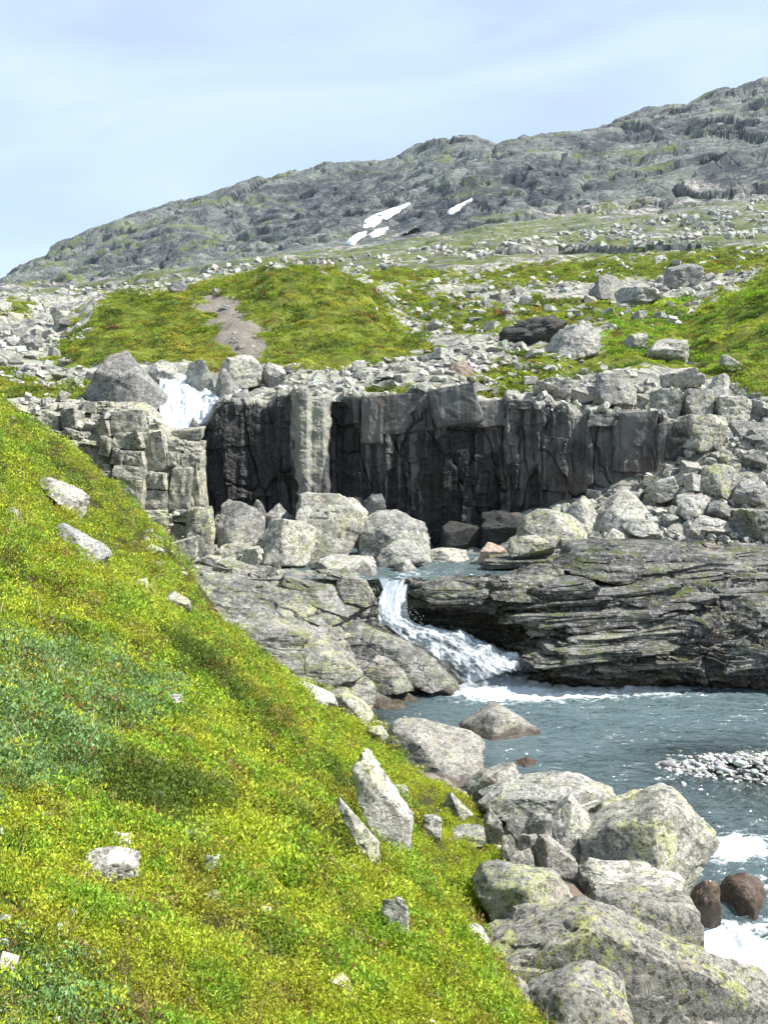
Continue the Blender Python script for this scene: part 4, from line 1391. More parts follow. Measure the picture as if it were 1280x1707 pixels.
boulder((1100, 700, 1150, 745), 'dark', 'dark shadowed block under the right end of the cliff edge', d=29.0, box=.5)
boulder((745, 604, 790, 640), 'pink', 'warm tinted tilted block among the slabs on the cliff top', d=33.0, box=.8)
boulder((640, 612, 700, 640), 'pale', 'pale slab at the edge of the plateau stream', d=34.0)
boulder((695, 590, 745, 618), 'grey', 'grey rounded rock beside the far strip of stream water', d=37.5)

# -- plateau and upper stream
boulder((146, 584, 282, 690), 'grey', 'huge grey triangular boulder with an orange stain left of the upper waterfall', d=30.6, sub=5, rough=.035,
        poly=[(0, .28), (.1, .55), (.28, .93), (.42, 1.0), (.56, .95), (.82, .55), (1.0, .3), (.97, .05), (.6, 0), (.05, .1)])
boulder((360, 590, 444, 646), 'pale', 'large pale boulder above the upper waterfall', d=33.2, poly=[(0, .4), (.12, .85), (.5, 1), (.85, .8), (1, .45), (.9, .08), (.3, 0)])
boulder((308, 600, 360, 644), 'pale', 'rounded grey boulder left of the large pale one above the upper waterfall', d=33.6)
boulder((352, 612, 396, 660), 'grey', 'pointed dark rock at the water edge above the upper waterfall', d=32.2, poly=[(0, .1), (.3, .7), (.45, 1), (.75, .6), (1, .2), (.8, 0)])
boulder((432, 604, 478, 644), 'pale', 'pale leaning slab right of the large boulder above the upper waterfall', d=33.4)
boulder((240, 605, 300, 640), 'pale', 'flat pale slab behind the huge triangular boulder', d=34.5)
boulder((386, 648, 420, 676), 'grey', 'dark rock on the right bank of the upper waterfall', d=31.0)
boulder((898, 538, 1004, 600), 'pale', 'broad smooth pale outcrop boulder amid grass beyond the cliff', poly=[(0, .05), (.3, .6), (.55, .95), (.8, 1), (1, .6), (.95, .1), (.5, 0)])
boulder((985, 455, 1048, 502), 'grey', 'large rugged boulder far up the slope, left of the box shaped one', poly=[(0, .2), (.1, .7), (.35, 1), (.75, .9), (1, .5), (.9, 0), (.1, 0)])
boulder((1103, 442, 1168, 480), 'grey', 'box shaped grey boulder far up the right slope', box=.9)
boulder((1025, 476, 1104, 510), 'pale', 'sloping pale rock between the two large boulders far up the slope')
boulder((828, 525, 938, 580), 'dark', 'dark mossy overhanging outcrop in the far grass', rough=.1, sharp=26)
boulder((1072, 566, 1148, 606), 'pale', 'pale rock group half sunk in the green slope')
boulder((1040, 555, 1080, 585), 'pale', 'small pale rock beside the sunken pale rocks on the green slope')
boulder((1198, 592, 1236, 622), 'grey', 'grey rock showing through a hollow of the green slope')
boulder((280, 470, 316, 488), 'grey', 'dark boulder on the skyline of the left mound')
boulder((350, 480, 372, 496), 'grey', 'small boulder at the top of the scree streak on the mound')
boulder((30, 558, 72, 588), 'grey', 'grey boulder in the boulder field at the left edge')
boulder((84, 518, 138, 545), 'pale', 'pale rounded rock beside the mound on the left')

# -- rocks of the pool and its shore
boulder((763, 1176, 902, 1240), 'stream', 'domed grey rock standing alone in the pool', d=17.9, sub=5, sharp=24, rough=.03, poly=[(0, .1), (.08, .5), (.3, .95), (.52, 1.0), (.75, .7), (1.0, .22), (.95, 0), (.05, 0)])
boulder((630, 1206, 814, 1308), 'stream', 'large rounded grey boulder on the near shore of the pool', d=15.6, sub=5, sharp=26, rough=.035, poly=[(0, .4), (.12, .95), (.4, 1), (.8, .78), (.98, .5), (1, .3), (.8, .1), (.45, 0), (.1, .05)])
boulder((852, 1261, 900, 1280), 'brown', 'small brown rock barely above the pool surface', d=16.5, sharp=26)
boulder((470, 1135, 606, 1224), 'white', 'long whitish slab at the edge of the hillside above the pool', d=17.0, poly=[(0, .95), (.08, 1), (.45, .8), (.9, .45), (1, .2), (.9, 0), (.5, .2), (.1, .6)])
boulder((556, 1155, 624, 1222), 'lichen', 'lichened slab next to the whitish slab above the pool', d=16.6, poly=[(0, .9), (.2, 1), (.6, .8), (1, .3), (.8, 0), (.3, .1)])
boulder((585, 1252, 690, 1424), 'pale', 'tall tilted grey slab sticking out of the hillside', on=['hill'], sub=5, deep=.6, poly=[(0, .85), (.12, 1), (.3, .9), (.75, .5), (1, .28), (.95, 0), (.6, 0), (.25, .3), (.05, .6)])
boulder((560, 1328, 636, 1445), 'pale', 'narrow broken slab just below the tall tilted slab', on=['hill'], deep=.5, poly=[(0, .9), (.1, 1), (.5, .65), (.95, .3), (1, 0), (.6, .1), (.2, .55)])
boulder((600, 1205, 648, 1250), 'lichen', 'small lichened rock between the slabs and the shore boulder', d=15.8)
boulder((776, 1270, 878, 1345), 'stream', 'pointed grey rock at the shore, tip leaning right', d=13.9, poly=[(0, .3), (.3, .75), (.72, 1), (.82, .95), (1, .2), (.9, 0), (.1, 0)])
boulder((798, 1294, 1034, 1384), 'pale', 'long flat layered slab at the water edge', d=12.9, sub=5, deep=.6, poly=[(0, .35), (.1, .6), (.4, .85), (.62, 1), (.82, .9), (1, .55), (.97, .2), (.7, 0), (.1, .1)])
boulder((908, 1326, 984, 1398), 'pale', 'pyramid shaped grey rock in front of the flat layered slab', d=12.2, poly=[(0, .25), (.3, .75), (.5, 1), (.8, .6), (1, .3), (.85, 0), (.2, 0)])
boulder((958, 1318, 1198, 1466), 'lichen', 'large yellow lichened boulder in the stream bend', d=11.4, sub=5, sharp=34, poly=[(0, .1), (.2, .5), (.42, .82), (.56, 1), (.72, .93), (.9, .62), (1, .28), (.95, .08), (.6, 0), (.05, 0)])
boulder((980, 1316, 1098, 1380), 'lichen', 'lichened boulder right behind the large yellow one', d=12.8)
boulder((1140, 1460, 1200, 1508), 'brown', 'wet brown rock between the flat slab and the rapids', d=11.2, sharp=26)
boulder((1192, 1462, 1290, 1548), 'brown', 'big wet reddish brown rock in the rapids at the right edge', d=11.4, sub=5, sharp=26, rough=.05, poly=[(0, 0), (.02, .3), (.12, .65), (.3, .95), (.5, 1), (.9, .75), (1, .4), (1, 0)])
boulder((976, 1446, 1152, 1515), 'pale', 'flat topped grey slab in front of the large yellow boulder', d=10.7, poly=[(0, .5), (.1, 1), (.85, .85), (1, .6), (.98, .1), (.5, 0), (.05, .1)])
boulder((990, 1478, 1182, 1600), 'heavy_lichen', 'square edged slab behind the giant boulder', d=9.5, sub=5, box=.7, poly=[(0, .5), (.05, .95), (.3, 1), (.9, .85), (1, .6), (.98, .0), (.5, 0), (.05, .1)])
boulder((770, 1492, 1320, 1722), 'heavy_lichen', 'giant green lichened boulder at the lower right', d=7.7, sub=6, rough=.05, deep=.36, sharp=80, chamf=2, tilt=.3, seed=42,
        poly=[(0, .1), (.0, .52), (.03, .62), (.28, .86), (.40, 1.0), (.46, .97), (.72, .48), (1, .08), (1, .03), (.8, 0), (.05, 0)])
boulder((790, 1443, 956, 1548), 'lichen', 'pale green lichened boulder set in the grass above the giant one', d=9.4, sub=5, poly=[(0, .35), (.12, .75), (.5, 1), (.85, .85), (1, .4), (.8, .05), (.3, 0)])
boulder((876, 1616, 1062, 1760), 'heavy_lichen', 'dark lichened boulder in front of the giant one at the bottom edge', d=6.9, sub=5, sharp=28, poly=[(0, .3), (.15, .8), (.4, 1), (.7, .8), (.95, .4), (1, 0), (.05, 0)])
boulder((796, 1616, 896, 1710), 'heavy_lichen', 'grey rock between the grass and the giant boulder', d=7.2, sharp=30)
boulder((750, 1376, 818, 1412), 'lichen', 'flat pale rock in the bright moss', on=['hill'])
boulder((736, 1320, 788, 1366), 'lichen', 'small pointed pale rock in the grass below the shore boulder', on=['hill'], poly=[(0, .2), (.3, 1), (.6, .7), (1, .1), (.6, 0)])
boulder((700, 1358, 736, 1402), 'pale', 'small upright stone in the grass beside the tall tilted slab', on=['hill'])
boulder((752, 1532, 818, 1580), 'white', 'small broken whitish rock left of the pale green boulder', on=['hill'])
boulder((520, 1656, 630, 1730), 'pale', 'pale rounded rock poking from the heath at the bottom edge', d=4.7, sub=5, sharp=26, sink=.3)
boulder((143, 1408, 228, 1470), 'white', 'white lichened stone in the heath at the lower left', sub=5, sharp=26, sink=.35, on=['hill'], d=None)
boulder((-20, 1688, 84, 1730), 'lichen', 'pale stone in the heath at the bottom left corner', d=3.05, sharp=26)
boulder((636, 1488, 682, 1576), 'white', 'narrow upright whitish stone in the heath left of the giant boulder', on=['hill'], deep=.6)
boulder((844, 1410, 894, 1452), 'stream', 'grey stone between the moss and the pyramid rock', d=11.2)
for i, (bb, lab) in enumerate([((834, 1346, 874, 1376), 'fist shaped grey stone under the flat layered slab, leftmost of its row'), ((876, 1354, 920, 1388), 'grey stone under the flat layered slab, beside the pyramid rock'),
                               ((856, 1384, 912, 1424), 'pale rounded stone below the row under the flat layered slab'), ((834, 1388, 860, 1412), 'small pale stone at the moss edge'),
                               ((890, 1384, 960, 1425), 'dark wet stone in the gap before the large yellow boulder'), ((806, 1345, 838, 1368), 'little wedge of stone by the pointed shore rock')]):
    boulder(bb, 'stream', lab, d=12.0 - i * 0.12, name='stone', cat='stone', group='stones under the flat slab')
boulder((58, 795, 145, 852), 'pale', 'long grey rock breaking through the upper hillside', on=['hill'], sink=.3, poly=[(0, .8), (.1, 1), (.5, .8), (1, .25), (.9, 0), (.4, .3)])
boulder((86, 873, 182, 940), 'pale', 'pale broken rock on the hillside below the long grey one', on=['hill'], sink=.3, poly=[(0, .9), (.2, 1), (.7, .65), (1, .1), (.7, 0), (.3, .3)])
boulder((-10, 845, 36, 872), 'lichen', 'small pale rock at the left edge of the hillside', on=['hill'], sink=.3)
boulder((144, 905, 180, 938), 'pale', 'small rock at the lower end of the pale broken rock', on=['hill'], sink=.3)
boulder((225, 1160, 300, 1182), 'white', 'cracked whitish stone in the blue green willow patch', on=['hill'], sink=.4)
boulder((215, 1265, 275, 1290), 'white', 'flat whitish stone in the heath below the willow patch', on=['hill'], sink=.4)
boulder((270, 985, 320, 1030), 'lichen', 'lichened rock where the hillside meets the grey slabs', on=['hill'], sink=.3)
boulder((330, 1482, 372, 1510), 'white', 'small stone in the heath right of the white lichened stone', on=['hill'], sink=.4)

# -- left outcrop of squared blocks
outcrop = bpy.data.objects.new('rock_outcrop', None)
COL.objects.link(outcrop)
outcrop.location = (-8.5, 28.3, 3)
tag(outcrop, 'pale jointed outcrop of squared blocks left of the dark cliff', 'rock outcrop')
OC = [(-40, [(900, 27.3), (800, 27.6), (720, 28.0), (680, 28.6), (664, 30.2)]), (60, [(900, 27.4), (800, 27.7), (720, 28.1), (684, 28.6), (662, 30.2)]), (160, [(915, 27.4), (800, 27.8), (735, 28.2), (696, 28.7), (668, 30.2)]),
      (240, [(920, 27.5), (800, 27.9), (725, 28.2), (696, 28.7), (670, 30)]), (280, [(925, 27.6), (800, 28.0), (745, 28.3), (716, 28.6), (708, 29.4)]), (318, [(930, 27.7), (800, 28.1), (755, 28.4), (728, 28.7), (722, 29.4)]), (333, [(930, 28.1), (800, 28.6), (760, 28.9), (732, 29.2), (727, 29.6)])]
OG = sheet_grid(OC, 160, 120)
po = OG.reshape(-1, 3)
po = po + np.array([0, 0.35, 0]) + np.array([0.2, 1, 0.4]) * (fbm(po * 1.6, 4, 170) * 0.25)[:, None]
link('bedrock', mesh_np('bedrock', po - np.array(outcrop.location), grid_faces(*OG.shape[:2]), M['block'], False), outcrop)
TERR['outcrop'] = grid_bvh(OG, 1)
BLOCKM = []


def cube_block(seed, nn=7):
    """squared block with chipped faces: a gridded cube, roughened, edges slightly worn"""
    r = np.random.default_rng(seed)
    t = np.linspace(-1, 1, nn)
    V, Q = [], []
    for ax in range(3):
        for sg in (-1, 1):
            a_, b_ = np.meshgrid(t, t, indexing='ij')
            f_ = np.zeros((nn, nn, 3))
            f_[..., ax] = sg
            f_[..., (ax + 1) % 3] = a_ * sg
            f_[..., (ax + 2) % 3] = b_
            Q.append(grid_faces(nn, nn) + len(V) * nn * nn)
            V.append(f_.reshape(-1, 3))
    V, Q = np.concatenate(V), np.concatenate(Q)
    sh = r.normal(0, 0.10, (3, 3))
    np.fill_diagonal(sh, 1)
    e = np.sort(np.abs(V), axis=1)[:, 1]
    V = V * (1 - 0.05 * sstep(0.7, 1.0, e))[:, None]
    V = V @ sh.T
    V = V + np.stack([fbm(V * 1.3 + seed * 3.1 + k * 7, 3, k) for k in range(3)], -1) * 0.16
    return V / 2, Q


for k in range(12):
    V_, Q_ = cube_block(700 + k)
    BLOCKM.append(mesh_np('block', V_, Q_, M['block'], False))
r_ = random.Random(5)
bc = 0
x = 14.0
while x < 333:
    big = x > 185
    rw = r_.uniform(26, 62) if big else r_.uniform(18, 40)
    if x + rw > 326: rw = 336 - x
    y = (690 + r_.uniform(-8, 14) if big else 690 + r_.uniform(-22, 10)) if x < 235 else 716 + r_.uniform(-8, 8)
    dj = r_.uniform(-0.22, 0.16)
    while y < 905:
        rh = (r_.choice([16, 22, 30, 44, 60]) if big else r_.choice([9, 12, 16, 22, 28])) * r_.uniform(.8, 1.2)
        parts = [(x, rw)]
        if rw > 34 and r_.random() < 0.5:
            f_ = r_.uniform(.3, .7)
            parts = [(x, rw * f_), (x + rw * f_, rw * (1 - f_))]
        for bx_, bw_ in parts:
            cx, cy = bx_ + bw_ / 2, y + rh / 2
            h = ray(cx, cy, ['outcrop'])
            if h is None or (not big and r_.random() < 0.16): continue
            d = h[0].y + dj + r_.uniform(-0.10, 0.10)
            o = link('rock_block', BLOCKM[bc % 12], outcrop)
            o.location = Vector(W(cx, cy, d)) - outcrop.location + Vector((0, 0.35, 0))
            o.scale = ((bw_ + 0.6) / F * d, 0.9 + r_.uniform(-.1, .2), (rh + 0.4) / F * d)
            o.rotation_euler = (r_.uniform(-.05, .05), r_.uniform(-.04, .04) + (0.12 if x < 150 else 0), r_.uniform(-.10, .10))
            bc += 1
        y += rh
    x += rw

# -- slabs that lie on the ledges and blocks breaking from the cliff edge: parts of those
for bb, dd_, pg in (((452, 972, 622, 1042), 22.9, [(0, .55), (.2, .9), (.55, 1), (.85, .8), (1, .45), (.8, .1), (.1, .1)]), ((560, 1036, 770, 1146), 21.9, [(0, .75), (.12, 1), (.5, .72), (.8, .38), (1, .06), (.9, 0), (.35, .1), (.05, .5)]),
                    ((366, 1028, 520, 1086), 21.2, [(0, .5), (.2, .95), (.6, 1), (1, .55), (.9, .1), (.2, .1)]), ((444, 1068, 606, 1150), 20.7, [(0, .6), (.1, .95), (.45, 1), (.9, .5), (1, .15), (.7, 0), (.2, .2)]),
                    ((300, 952, 470, 1012), 23.0, [(0, .6), (.15, 1), (.6, .85), (1, .5), (.9, .05), (.2, .1)]), ((560, 960, 625, 1010), 23.4, [(0, .6), (.2, 1), (.8, .9), (1, .4), (.9, .05), (.1, .1)]),
                    ((600, 1096, 690, 1160), 21.3, [(0, .6), (.2, 1), (.8, .6), (1, .1), (.2, 0)])):
    boulder(bb, 'ledge_pale', None, d=dd_ - 0.55, poly=pg, name='slab', parent=ledge_l, deep=.7, rough=.05, on=['ledge_l'])
for bb, dd_, pg in (((694, 962, 816, 1004), 22.9, [(0, .3), (.03, .75), (.3, 1), (.95, .92), (1, .4), (.9, .05), (.1, 0)]), ((812, 956, 936, 1008), 22.7, [(0, .5), (.1, .95), (.9, 1), (1, .5), (.95, .05), (.1, .1)]),
                    ((915, 898, 1150, 980), 23.6, [(0, .35), (.15, .8), (.45, 1), (1, .95), (.97, .6), (.75, .05), (.3, .1)]), ((1000, 962, 1210, 1016), 22.6, [(0, .25), (.3, .75), (.6, 1), (.95, .9), (1, .5), (.9, .05), (.2, .05)]),
                    ((1105, 915, 1300, 968), 24.0, [(0, .3), (.1, .8), (.5, 1), (1, .95), (1, .1), (.2, .05)]), ((1190, 985, 1320, 1040), 22.3, [(0, .3), (.2, .9), (1, 1), (1, .1), (.2, 0)])):
    boulder(bb, 'ledge_dark', None, d=dd_ - 0.35, poly=pg, name='slab', parent=ledge_r, deep=.8, rough=.05, on=['ledge_r'])
PLATE = {}
for mk in ('ledge_dark', 'ledge_pale'):
    PLATE[mk] = []
    for k in range(5):
        V_, Q_ = cube_block(780 + k, 9)
        V_[:, 2] *= 1 - 0.5 * (V_[:, 0] + 0.5) * (k % 2)
        PLATE[mk].append(mesh_np('slab', V_, Q_, M[mk], False))
for mk, par, on_, zone, cnt, dip in (('ledge_dark', ledge_r, 'ledge_r', (700, 918, 1290, 1105), 44, -0.10), ('ledge_pale', ledge_l, 'ledge_l', (330, 955, 700, 1130), 20, 0.26)):
    for k in range(cnt):
        px_, py_ = r_.uniform(zone[0], zone[2]), r_.uniform(zone[1], zone[3])
        if mk == 'ledge_dark' and px_ < 880: px_ = r_.uniform(880, 1290)
        h = ray(px_, py_, [on_])
        if h is None: continue
        d = h[0].y
        wd = r_.uniform(60, 230) / F * d * (0.75 if mk == 'ledge_pale' else 1)
        if mk == 'ledge_dark': wd = min(wd, max(0.6, 2 * (px_ - 712) / F * d))
        else: wd = min(wd, max(0.5, 2 * (622 + max(0, py_ - 1030) - px_) / F * d))
        o = link('slab', PLATE[mk][k % 5], par)
        o.scale = (wd, r_.uniform(0.7, 1.5), r_.uniform(7, 20) / F * d)
        o.rotation_euler = (r_.uniform(0.02, 0.16), dip + r_.uniform(-.05, .05), r_.uniform(-.12, .12))
        o.location = Vector(h[0]) + Vector((0, o.scale[1] * 0.36, 0)) - par.location
CLM = []
for k in range(6):
    V_, Q_ = cube_block(760 + k, 9)
    CLM.append(mesh_np('cliff_block', V_, Q_, M['cliff'], False))
x = 604.0
k = 0
while x < 1130:
    wpx = r_.uniform(34, 84)
    yt = float(np.interp(x + wpx / 2, [c[0] for c in CL], [c[1] for c in CL])) + r_.uniform(-3, 5)
    dd_ = float(np.interp(x + wpx / 2, [c[0] for c in CL], [c[3] for c in CL]))
    hpx = r_.choice([18, 26, 40, 62, 84]) * r_.uniform(.85, 1.15)
    if 668 < x + wpx / 2 < 770: hpx = 66
    elif r_.random() < 0.45:
        x += wpx
        continue
    o = link('cliff_block', CLM[k % 6], cliff)
    o.location = Vector(W(x + wpx / 2, yt + hpx / 2, dd_ + r_.uniform(0.24, 0.36))) - cliff.location
    o.scale = ((wpx + 3) / F * dd_, 0.75, hpx / F * dd_)
    o.rotation_euler = (r_.uniform(-.03, .05), r_.uniform(-.05, .05), r_.uniform(-.09, .09))
    x += wpx
    k += 1

# -- slabs on the cliff top, heap stones, boulder field: countable rocks, each its own object
SM = {}
for mk in ('pale', 'lichen', 'grey', 'white'):
    SM[mk] = []
    for k in range(8):
        V_, Q_ = hull_rock(800 + k, 12 + k, 0.05, k % 2)
        m_ = mesh_np('loose_rock', V_ / 2, Q_, M[mk], False)
        SM[mk].append(m_)


REFS = [(925, 885, 'the broad yellow lichened boulder'), (968, 858, 'the pyramid shaped pale boulder'), (1040, 862, 'the big rounded grey boulder'), (1200, 808, 'the tall lichened boulder'), (1178, 878, 'the bright whitish boulder'),
        (1260, 876, 'the mossy boulder at the right edge'), (1100, 812, 'the flat topped boulder left of the tall one'), (1025, 648, 'the dark fronted boulder on the cliff top'), (1162, 676, 'the cube like block on the cliff top'),
        (1168, 720, 'the broad pale block at the cliff end'), (1255, 725, 'the wide grey boulder at the right edge'), (1196, 648, 'the tilted slab below the green slope'), (918, 647, 'the lone sunlit block on the cliff top'), (768, 622, 'the warm tinted block on the cliff top'),
        (670, 626, 'the pale slab by the plateau stream'), (720, 604, 'the grey rounded rock by the far stream'), (950, 568, 'the broad smooth outcrop beyond the cliff'), (880, 552, 'the dark mossy overhang'), (1015, 478, 'the large rugged boulder up the slope'),
        (1135, 460, 'the box shaped boulder up the slope'), (1065, 493, 'the sloping pale rock up the slope'), (210, 636, 'the huge triangular boulder'), (400, 618, 'the large pale boulder above the upper waterfall'), (455, 624, 'the leaning slab above the upper waterfall'),
        (51, 573, 'the grey boulder at the left edge'), (110, 532, 'the pale rounded rock beside the mound'), (335, 878, 'the upright blocky rock at the outcrop foot'), (308, 912, 'the whitish angular rock by the stream'), (480, 905, 'the boxy grey stream boulder'),
        (540, 630, 'the white strip of plateau stream'), (700, 545, 'the right foot of the mound'), (800, 500, 'the far grass patch above the mound'), (10, 640, 'the top of the hillside at the left edge'), (100, 690, 'the left end of the jointed outcrop')]
LOOSE = []
TONE = {'pale': 'pale', 'lichen': 'lichened', 'grey': 'grey', 'white': 'whitish'}


def rocks_in(poly, n, smin, smax, noun, group, flat=0.7, on=None, seed=1, mats=('pale', 'lichen', 'pale', 'grey', 'white')):
    r = random.Random(seed)
    xs, ys = [p[0] for p in poly], [p[1] for p in poly]
    put = []
    tries = 0
    while len(put) < n and tries < n * 60:
        tries += 1
        x, y = r.uniform(min(xs), max(xs)), r.uniform(min(ys), max(ys))
        if not inpoly(np.array([x]), np.array([y]), poly)[0]: continue
        s = smin + (smax - smin) * r.random() ** 2.2
        if any(abs(x - a) < (s + c) * 0.36 and abs(y - b) < (s + c) * 0.22 for a, b, c in put): continue
        h = ray(x, y, on or GROUND)
        if h is None: continue
        d = h[0].y
        wd = s / F * d
        put.append((x, y, s))
        mk = r.choice(mats)
        o = link('loose_rock', r.choice(SM[mk]))
        o.scale = (wd, wd * r.uniform(.7, 1.05), wd * flat * r.uniform(.75, 1.25))
        o.location = h[0] + Vector((0, wd * 0.15, o.scale[2] * 0.22))
        o.rotation_euler = (r.uniform(-.3, .3), r.uniform(-.3, .3), r.uniform(0, 6.28))
        rx, ry, ref = min(REFS, key=lambda q: (q[0] - x) ** 2 + (q[1] - y) ** 2)
        dx, dy = x - rx, y - ry
        where = ('right of' if dx > 0 else 'left of') if abs(dx) > abs(dy) else ('below' if dy > 0 else 'above')
        size = 'small' if s < smin + 0.2 * (smax - smin) else ('large' if s > smin + 0.6 * (smax - smin) else 'middling')
        LOOSE.append((o, f'{size} {TONE[mk]} {noun}', f'{where} {ref}', dx * dx + dy * dy, group))


def label_loose():
    by = {}
    for q in LOOSE:
        by.setdefault((q[1], q[2]), []).append(q)
    words = ['nearest', 'second', 'third', 'fourth', 'fifth', 'sixth', 'seventh', 'eighth', 'ninth', 'tenth', 'eleventh', 'twelfth']
    for (what, where), qs in by.items():
        qs.sort(key=lambda q: q[3])
        for i, q in enumerate(qs):
            lab = f'{what} {where}' if len(qs) == 1 else f'{words[min(i, 11)]} {what} {where}'
            tag(q[0], lab, 'rock', q[4])


rocks_in([(850, 925), (900, 860), (1000, 825), (1100, 790), (1160, 745), (1280, 745), (1280, 905), (1100, 905), (960, 925)], 95, 16, 52, 'angular rock', 'small rocks in the heap right of the cliff', .8, ['bank', 'ledge_r'], 11)
rocks_in([(960, 690), (1000, 630), (1180, 640), (1280, 660), (1280, 740), (1160, 745), (1120, 695)], 36, 16, 46, 'broken block', 'blocks along the right cliff top', .8, ['plateau', 'bank', 'cliff'], 12)
rocks_in([(600, 660), (600, 612), (700, 585), (840, 575), (900, 600), (880, 640), (800, 662), (690, 640)], 62, 18, 62, 'flat slab', 'pavement slabs on the cliff top', .42, ['plateau'], 13, ('pale', 'pale', 'white', 'lichen'))
rocks_in([(0, 640), (0, 505), (90, 505), (150, 560), (85, 600), (150, 620), (240, 640), (150, 650)], 40, 14, 48, 'field rock', 'boulder field left of the mound', .7, ['plateau'], 14)
rocks_in([(640, 500), (800, 480), (960, 500), (1110, 470), (1120, 530), (960, 560), (900, 540), (740, 560), (700, 530)], 48, 10, 34, 'rock in grass', 'rocks strewn on the far grass', .7, ['plateau'], 15)
rocks_in([(390, 655), (400, 612), (480, 610), (600, 615), (600, 655), (480, 662), (410, 668)], 24, 14, 40, 'rock', 'rocks along the upper stream', .7, ['plateau'], 16)
rocks_in([(225, 960), (240, 900), (290, 850), (340, 860), (480, 880), (480, 960), (330, 965)], 26, 12, 34, 'rock', 'small rocks below the outcrop', .75, ['bank', 'ledge_l', 'hill'], 17)
rocks_in([(20, 700), (20, 665), (150, 660), (235, 684), (235, 705)], 18, 14, 36, 'rock', 'rocks on top of the outcrop', .7, ['plateau', 'outcrop'], 18, ('block',) if 'block' in SM else ('pale', 'lichen'))

label_loose()

# ================================================================== UNCOUNTABLE COVER
def rand_tint(n, base, var, r):
    base = np.array(base)
    return np.clip(base[None] * (1 + r.normal(0, var, (n, 1))) * (1 + r.normal(0, min(var * 0.25, 0.05), (n, 3))), 0.003, 1)


# -- gravel bar
n = 3600
gxp = rng.uniform(5.0, 13, n)
gyp = 16.55 + rng.normal(0, 0.62, n) * (0.5 + 0.5 * sstep(5.0, 8, gxp)) + (gxp - 7) * 0.02
gzz = hill_z(gxp, gyp)
sc_ = np.exp(rng.normal(-2.75, 0.42, n)) * 0.72
heap = 0.16 * np.exp(-((gyp - 16.5) / 0.6) ** 2) * sstep(4.8, 6.2, gxp)
P = np.stack([gxp, gyp, np.maximum(gzz, -0.05) + heap * rng.uniform(0.2, 1, n)], -1)
tn = rand_tint(n, (0.40, 0.40, 0.39), 0.35, rng)
scatter('gravel_bar', 'bank of pale grey pebbles rising from the pool at the right', 'gravel', P, np.stack([rng.normal(0, .3, n), rng.normal(0, .3, n), rng.uniform(0, 6.3, n)], -1), np.stack([sc_] * 3, -1), tn, rng.integers(0, 6, n), PEBBLE)
# -- cobbles of the river bed and shore
n = 2600
gxp = rng.uniform(-0.6, 7, n)
gyp = rng.uniform(8.5, 21, n)
gzz = hill_z(gxp, gyp)
ok = (gzz < 0.22) & (gzz > -0.75) & ~((gxp > 4.2) & (gyp > 14.6) & (gyp < 18.4))
P = np.stack([gxp, gyp, gzz], -1)[ok]
n = len(P)
sc_ = np.exp(rng.normal(-2.3, 0.5, n))
scatter('river_cobbles', 'brown and grey cobbles on the shallow river bed and shore', 'cobbles', P, np.stack([rng.normal(0, .3, n), rng.normal(0, .3, n), rng.uniform(0, 6.3, n)], -1), np.stack([sc_] * 3, -1), rand_tint(n, (0.20, 0.17, 0.14), 0.4, rng), rng.integers(0, 6, n), PEBBLE)


def scatter_px(polys, n, smin, smax, on, r, zup=0.1):
    pts, s = [], []
    for poly, k in polys:
        xs, ys = [p[0] for p in poly], [p[1] for p in poly]
        x, y = r.uniform(min(xs), max(xs), k * 3), r.uniform(min(ys), max(ys), k * 3)
        cl = fbm(np.stack([x / 45, y / 22, 0 * x], -1), 3, 77) > -0.02 if k > 300 else True
        ok = inpoly(x, y, poly) & cl
        for a, b in list(zip(x[ok], y[ok]))[:k]:
            h = ray(a, b, on)
            if h is None: continue
            q = (smin + (smax - smin) * r.random() ** 3) / F * h[0].y
            pts.append((h[0].x, h[0].y, h[0].z + q * zup))
            s.append(q / 2)
    return np.array(pts), np.array(s)


# -- small stones between the rocks
P, s = scatter_px([([(0, 640), (0, 500), (90, 500), (150, 560), (85, 600), (150, 625), (240, 640), (150, 655)], 420),
                   ([(590, 662), (600, 610), (700, 580), (860, 560), (960, 590), (1000, 640), (960, 690), (800, 668)], 420),
                   ([(620, 520), (700, 470), (900, 450), (1280, 400), (1280, 450), (1130, 540), (960, 560), (900, 545), (740, 560)], 560),
                   ([(850, 925), (900, 855), (1000, 820), (1100, 785), (1170, 730), (1280, 700), (1280, 905), (1100, 905)], 500),
                   ([(960, 690), (1000, 625), (1180, 635), (1280, 660), (1280, 740), (1160, 745)], 200),
                   ([(225, 960), (240, 890), (300, 850), (480, 870), (480, 960), (330, 965)], 160),
                   ([(400, 645), (410, 612), (480, 608), (640, 606), (640, 655), (480, 662), (405, 668)], 150),
                   ([(20, 705), (20, 660), (150, 656), (240, 684), (310, 704), (310, 715)], 140),
                   ([(338, 492), (378, 496), (442, 578), (428, 594), (392, 586), (360, 545)], 14)], 0, 4, 17, GROUND + ['outcrop', 'cliff'], rng)
n = len(P)
scatter('scattered_stones', 'small pale stones littering the ground between the larger rocks', 'stones', P, np.stack([rng.normal(0, .4, n), rng.normal(0, .4, n), rng.uniform(0, 6.3, n)], -1),
        np.stack([s, s * rng.uniform(.7, 1.1, n), s * rng.uniform(.7, 1.1, n)], -1), rand_tint(n, (0.40, 0.395, 0.36), 0.25, rng), rng.integers(0, 8, n), STONE)
